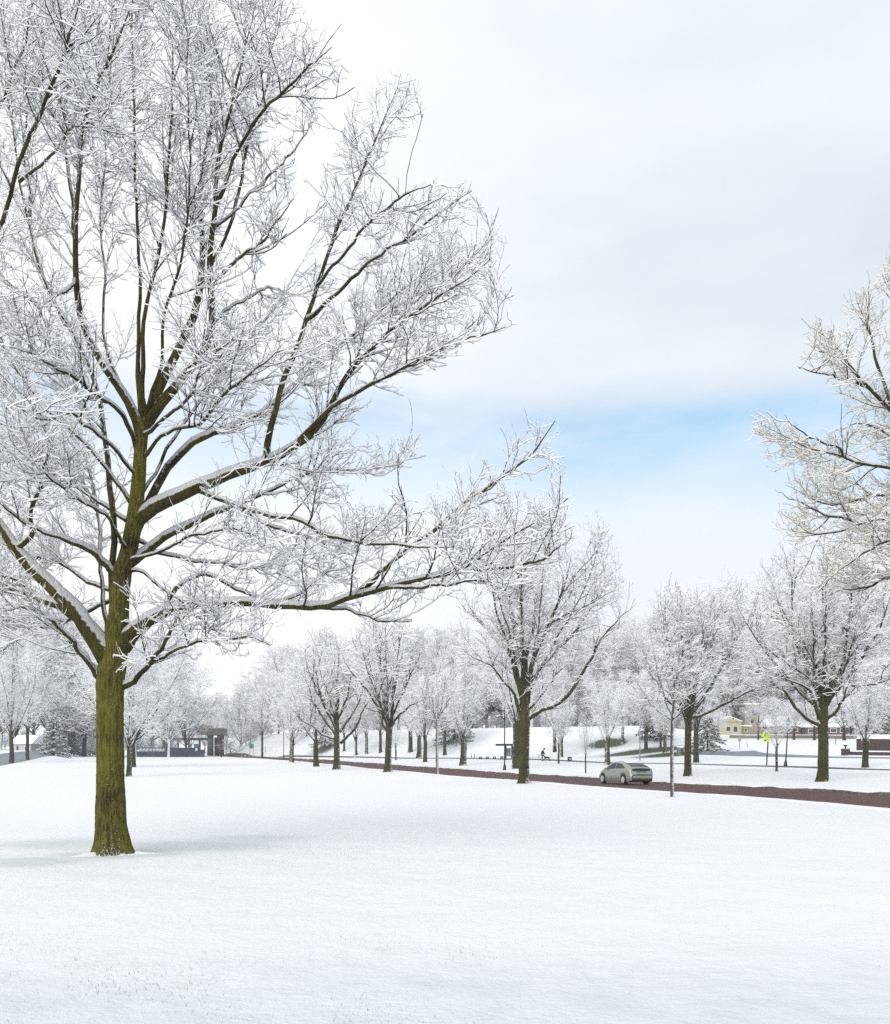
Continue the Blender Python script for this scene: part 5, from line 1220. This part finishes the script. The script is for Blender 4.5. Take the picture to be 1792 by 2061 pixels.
building('brick_house', 228, 1546, 1612, 1462, 1479, 10, 'brick', 'long low red brick house with snowy roof behind the black lamp post', [(1552,1558,1466,1472),(1568,1576,1466,1472),(1586,1592,1466,1472),(1600,1606,1466,1472)], roof='long')
building('bungalow', 226, 1622, 1704, 1464, 1480, 10, 'brick', 'brown brick bungalow half hidden behind the broad green trunk', [(1628,1640,1468,1475),(1672,1684,1467,1474),(1692,1699,1467,1474)], roof='long')
building('white_cottage', 205, 24, 62, 1497, 1513, 7, 'grey_wall', 'small grey white cottage with dark doorways behind the left edge trees', [(33,38,1500,1512),(50,56,1502,1512)], roof='long')
def wall_between(name, pts, hpx, mat, label, thick=.35, snow=True, cat='wall', zoff=0.):
    P0 = [at(*q) for q in pts]; pos = [q[0] for q in P0]
    org = pos[0].copy(); root = empty(name, org, label=label, cat=cat)
    b, s = MB(), MB()
    for (a, ma), (c, mc) in zip(P0[:-1], P0[1:]):
        n = max(2, int(np.linalg.norm((c-a)[:2])/3)+1)
        for i in range(n-1):
            u, v = a+(c-a)*i/(n-1), a+(c-a)*(i+1)/(n-1)
            u = np.array([u[0], u[1], float(terrain(u[0], u[1]))]); v = np.array([v[0], v[1], float(terrain(v[0], v[1]))])
            h = hpx*lerp(ma, mc, i/(n-1)); d = (v-u)[:2]; L = np.linalg.norm(d); nn = np.array([-d[1], d[0]])/L*thick/2
            def sl(z0, z1, wd, mb):
                nx = nn*wd; Q = []
                for (p, zz) in ((u, z0), (v, z0)): Q.append((p, zz))
                A = [np.array([u[0]-nx[0], u[1]-nx[1], u[2]+z0]), np.array([v[0]-nx[0], v[1]-nx[1], v[2]+z0]), np.array([v[0]+nx[0], v[1]+nx[1], v[2]+z0]), np.array([u[0]+nx[0], u[1]+nx[1], u[2]+z0])]
                mb.quadprism([x-org for x in A], (0, 0, z1-z0))
            sl(-.4, h, 1, b)
            if snow: sl(h, h+.10, 1.12, s)
    b.build('masonry', M[mat], root)
    if snow: s.build('snow_cap', M['snow'], root)
    return root
wall_between('retaining_wall', [(1470,1485.5),(1560,1485.8),(1640,1486.2),(1724,1487)], 6, 'stone', 'long low grey retaining wall along the top of the snow bank')
wall_between('brick_wall', [(1727,1510),(1830,1512)], 23, 'dark_brick', 'dark brick garden wall at the right edge behind the medium bare tree')
wall_between('brick_wall', [(1713,1519.5),(1834,1521)], 6.5, 'dark_brick', 'low dark brick wall joining the urn topped pillar')
def pillar():
    p, m = at(1705, 1520.5); w = 12.5*m; h = 12*m
    root = empty('brick_pillar', p, label='square brick pillar topped with a dark urn', cat='pillar')
    b = MB(); b.box((0, w/2, h/2-.1), (w, w, h+.2)); b.build('shaft', M['dark_brick'], root)
    c = MB(); c.box((0, w/2, h+.05), (w*1.15, w*1.15, .1)); c.build('capstone', M['stone'], root)
    u = MB(); u.lathe([(.10, h+.1), (.06, h+.18), (.07, h+.26), (.20, h+.42), (.24, h+.5), (.18, h+.5)], (0, w/2, 0), 14); u.build('urn', M['black_metal'], root, True)
pillar()

# the stone gate, fence and balustrade at the far end of the field
def gate():
    Y = 258.; g = float(terrain((420-HX)/F*Y, Y)); org = np.array([(420-HX)/F*Y, Y, g]); m = Y/F
    root = empty('stone_gate', org, label='weathered stone gatehouse with dark archway at the far end of the field', cat='gate')
    def X(x): return (x-420)*m
    def Z(y): return EYE+(HY-y)*m-g
    t = MB(); t.lathe([(6.6*m, -.5), (6.4*m, Z(1500)), (6.1*m, Z(1480))], (X(421.5), 1.2, 0), 20); t.build('round_tower', M['stone'], root, True)
    b = MB(); b.box((X(441.8), 1.5, Z(1480)/2-.2), (9*m, 3, Z(1480)+.4)); b.build('brick_pier', M['brick'], root)
    a = MB(); a.box((X(432.7), 2.4, Z(1484)/2-.2), (9.5*m, .8, Z(1484)+.4)); a.build('archway', M['dark_glass_and_gaps'], root)  # solid dark slab painting the shade inside the arch
    c = MB(); c.box((X(433), 1.6, (Z(1480)+Z(1466))/2), (38*m, 3.6, Z(1466)-Z(1480))); c.build('arch_lintel', M['stone'], root)
    k = MB(); k.box((X(405), 2.4, (Z(1466)+Z(1459.5))/2), (29*m, 4.2, Z(1459.5)-Z(1466))); k.box((X(405), 2.4, Z(1472.5)), (22*m, 2.4, Z(1466)-Z(1479)-.02)); k.build('cornice', M['tan_stone'], root)
    d = MB(); d.box((X(399.5), .25, Z(1469)), (8*m, .06, 1.9*m)); d.box((X(411.5), .25, Z(1469)), (8*m, .06, 1.9*m)); d.build('slot_openings', M['dark_glass_and_gaps'], root)
    p = MB(); p.box((X(368), 3.2, Z(1487.2)), (88*m, .8, 4.5*m))
    p.build('parapet', M['brick'], root)
    for x in (330, 352, 374, 396):
        q = MB(); q.box((X(x), 3.2, Z(1489.5)/2-.3), (3*m, .7, Z(1489.5)+.6)); q.build('bridge_pier', M['stone'], root)
    s = MB(); s.box((X(405), 2.4, Z(1458.8)), (29*m, 4.0, 1.2*m)); s.box((X(433), 1.6, Z(1465.3)), (26*m, 3.2, 1.0*m)); s.build('snow_cap', M['snow'], root)
    # wing wall
    Y2 = 236.; g2 = float(terrain((333-HX)/F*Y2, Y2)); o2 = np.array([(333-HX)/F*Y2, Y2, g2]); r2 = empty('stone_buttress', o2, label='curved grey stone buttress rising above the white balusters', cat='buttress')
    q = MB(); m2 = Y2/F; zz = lambda y: EYE+(HY-y)*m2-g2
    q.quadprism([(-6*m2, 0, zz(1513)), (-6*m2, 0, zz(1490)), (-2*m2, 0, zz(1491)), (2*m2, 0, zz(1496)), (4.6*m2, 0, zz(1505)), (5*m2, 0, zz(1513)), (5*m2, 0, -.4), (-6*m2, 0, -.4)], (0, 1.4, 0)); q.build('masonry', M['stone'], r2)
    # fence
    Y3 = 222.; m3 = Y3/F; x0, x1 = (262-HX)/F*Y3, (412-HX)/F*Y3; g3 = float(terrain((x0+x1)/2, Y3)); o3 = np.array([(337-HX)/F*Y3, Y3, g3])
    f = empty('boundary_fence', o3, label='dark blue solid fence at the far end of the field', cat='fence'); X3 = lambda x: (x-337)*m3; Z3 = lambda y: EYE+(HY-y)*m3-g3
    lo = MB(); lo.box(((X3(262)+X3(332))/2, 0, Z3(1512.5)/2-.3), (X3(332)-X3(262), .12, Z3(1512.5)+.6)); lo.build('low_panel', M['navy_metal'], f)
    hi = MB(); hi.box(((X3(332)+X3(404))/2, 0, Z3(1505)/2-.3), (X3(404)-X3(332), .12, Z3(1505)+.6)); hi.box((X3(408), 0, Z3(1509)/2-.3), (8*m3, .12, Z3(1509)+.6)); hi.build('high_panel', M['navy_metal'], f)
    for x in np.arange(270, 412, 11):
        q = MB(); q.box((X3(x), -.1, Z3(1513)/2-.3), (.14, .08, Z3(1513)+.6)); q.build('fence_post', M['navy_metal'], f)
    q = MB(); q.box((X3(395.8), -.1, Z3(1508.5)), (3.4*m3, .04, 6*m3)); q.build('notice', M['white_paint'], f)
    bl = empty('balustrade', o3+np.array([0, .8, 0]), label='white stone balustrade with round balusters behind the low part of the fence', cat='balustrade')
    rail = MB(); rail.box((X3(305), 0, Z3(1505.5)), (56*m3, .3, 1.4*m3)); rail.build('rail', M['navy_metal'], bl)
    for x in np.arange(282, 331, 6.6):
        q = MB(); q.lathe([(.12, -.5), (.14, Z3(1513.5)), (.30, Z3(1511)), (.32, Z3(1509)), (.22, Z3(1507)), (.15, Z3(1506.2))], (X3(x), 0, 0), 12); q.build('baluster', M['white_stone'], bl, True)
    kx = empty('electrical_cabinet', o3+np.array([X3(392), 1.5, 0]), label='teal cabinet showing above the high part of the fence', cat='cabinet')
    q = MB(); q.box((0, 0, Z3(1498)/2-.2), (8*m3, .8, Z3(1498)+.4)); q.build('body', M['teal'], kx); q = MB(); q.box((0, 0, Z3(1497.6)), (8.6*m3, .9, .1)); q.build('lid', M['teal'], kx)
gate()

# ------------------------------------------------------------------ grass tips poking through the snow near the camera
def grass():
    rng = np.random.RandomState(9); n = 9000
    Y = rng.uniform(5.6, 10.5, n)**1.0; X = rng.uniform(-.56, .56, n)*Y
    cl = np.sin(X*1.7+2)*np.sin(Y*2.3)+.6*np.sin(X*4.1+Y*3.3); keep = (rng.rand(n) < np.clip(.35+.45*cl, .05, 1)*np.clip((10.8-Y)/4.2, .05, 1)); X, Y = X[keep], Y[keep]
    bx, by, _ = hit(228, 1722); n2 = 2600
    a = rng.uniform(0, 6.28, n2); r = .42+rng.exponential(1.0, n2); X2 = bx+r*np.cos(a)*1.6; Y2 = by+r*np.sin(a)*.9
    X = np.concatenate([X, X2]); Y = np.concatenate([Y, Y2]); n = len(X); Z = terrain(X, Y)
    h = rng.uniform(.012, .034, n); w = rng.uniform(.0012, .003, n); az = rng.uniform(0, 6.28, n); ln = rng.uniform(-.9, .9, (n, 2))*h[:, None]
    c, s = np.cos(az)*w, np.sin(az)*w
    A = np.stack([X-c, Y-s, Z-.01], 1); B = np.stack([X+c, Y+s, Z-.01], 1); C = np.stack([X+ln[:, 0]+c*.2, Y+ln[:, 1]+s*.2, Z+h], 1); D = np.stack([X+ln[:, 0]-c*.2, Y+ln[:, 1]-s*.2, Z+h], 1)
    V = np.stack([A, B, C, D], 1).reshape(-1, 3); Fq = np.arange(n*4).reshape(-1, 4)
    o = link('grass_tips', mesh_np('grass_tips', V, Fq, M['dry_grass'], smooth=False)); setp(o, 'sparse grass blades poking through the thin snow', 'grass', kind='stuff')
M['dry_grass'] = plain('dry_winter_grass', (.16, .16, .09), .9, var=.4, scale=30)
grass()

# ------------------------------------------------------------------ the misty air itself
def haze():
    mb = MB(); mb.box((0, 355, 14), (2500, 790, 38))
    o = mb.build('haze', M['haze']); setp(o, 'thin winter mist in the air over the park', 'haze', kind='stuff')
m = bpy.data.materials.new('winter_haze'); m.use_nodes = True; nt = m.node_tree; nt.nodes.clear()
v = nt.nodes.new('ShaderNodeVolumePrincipled'); v.inputs['Color'].default_value = (.93, .96, 1, 1); v.inputs['Density'].default_value = .0003; v.inputs['Anisotropy'].default_value = .1
mo = nt.nodes.new('ShaderNodeOutputMaterial'); nt.links.new(v.outputs[0], mo.inputs['Volume']); M['haze'] = m
haze()
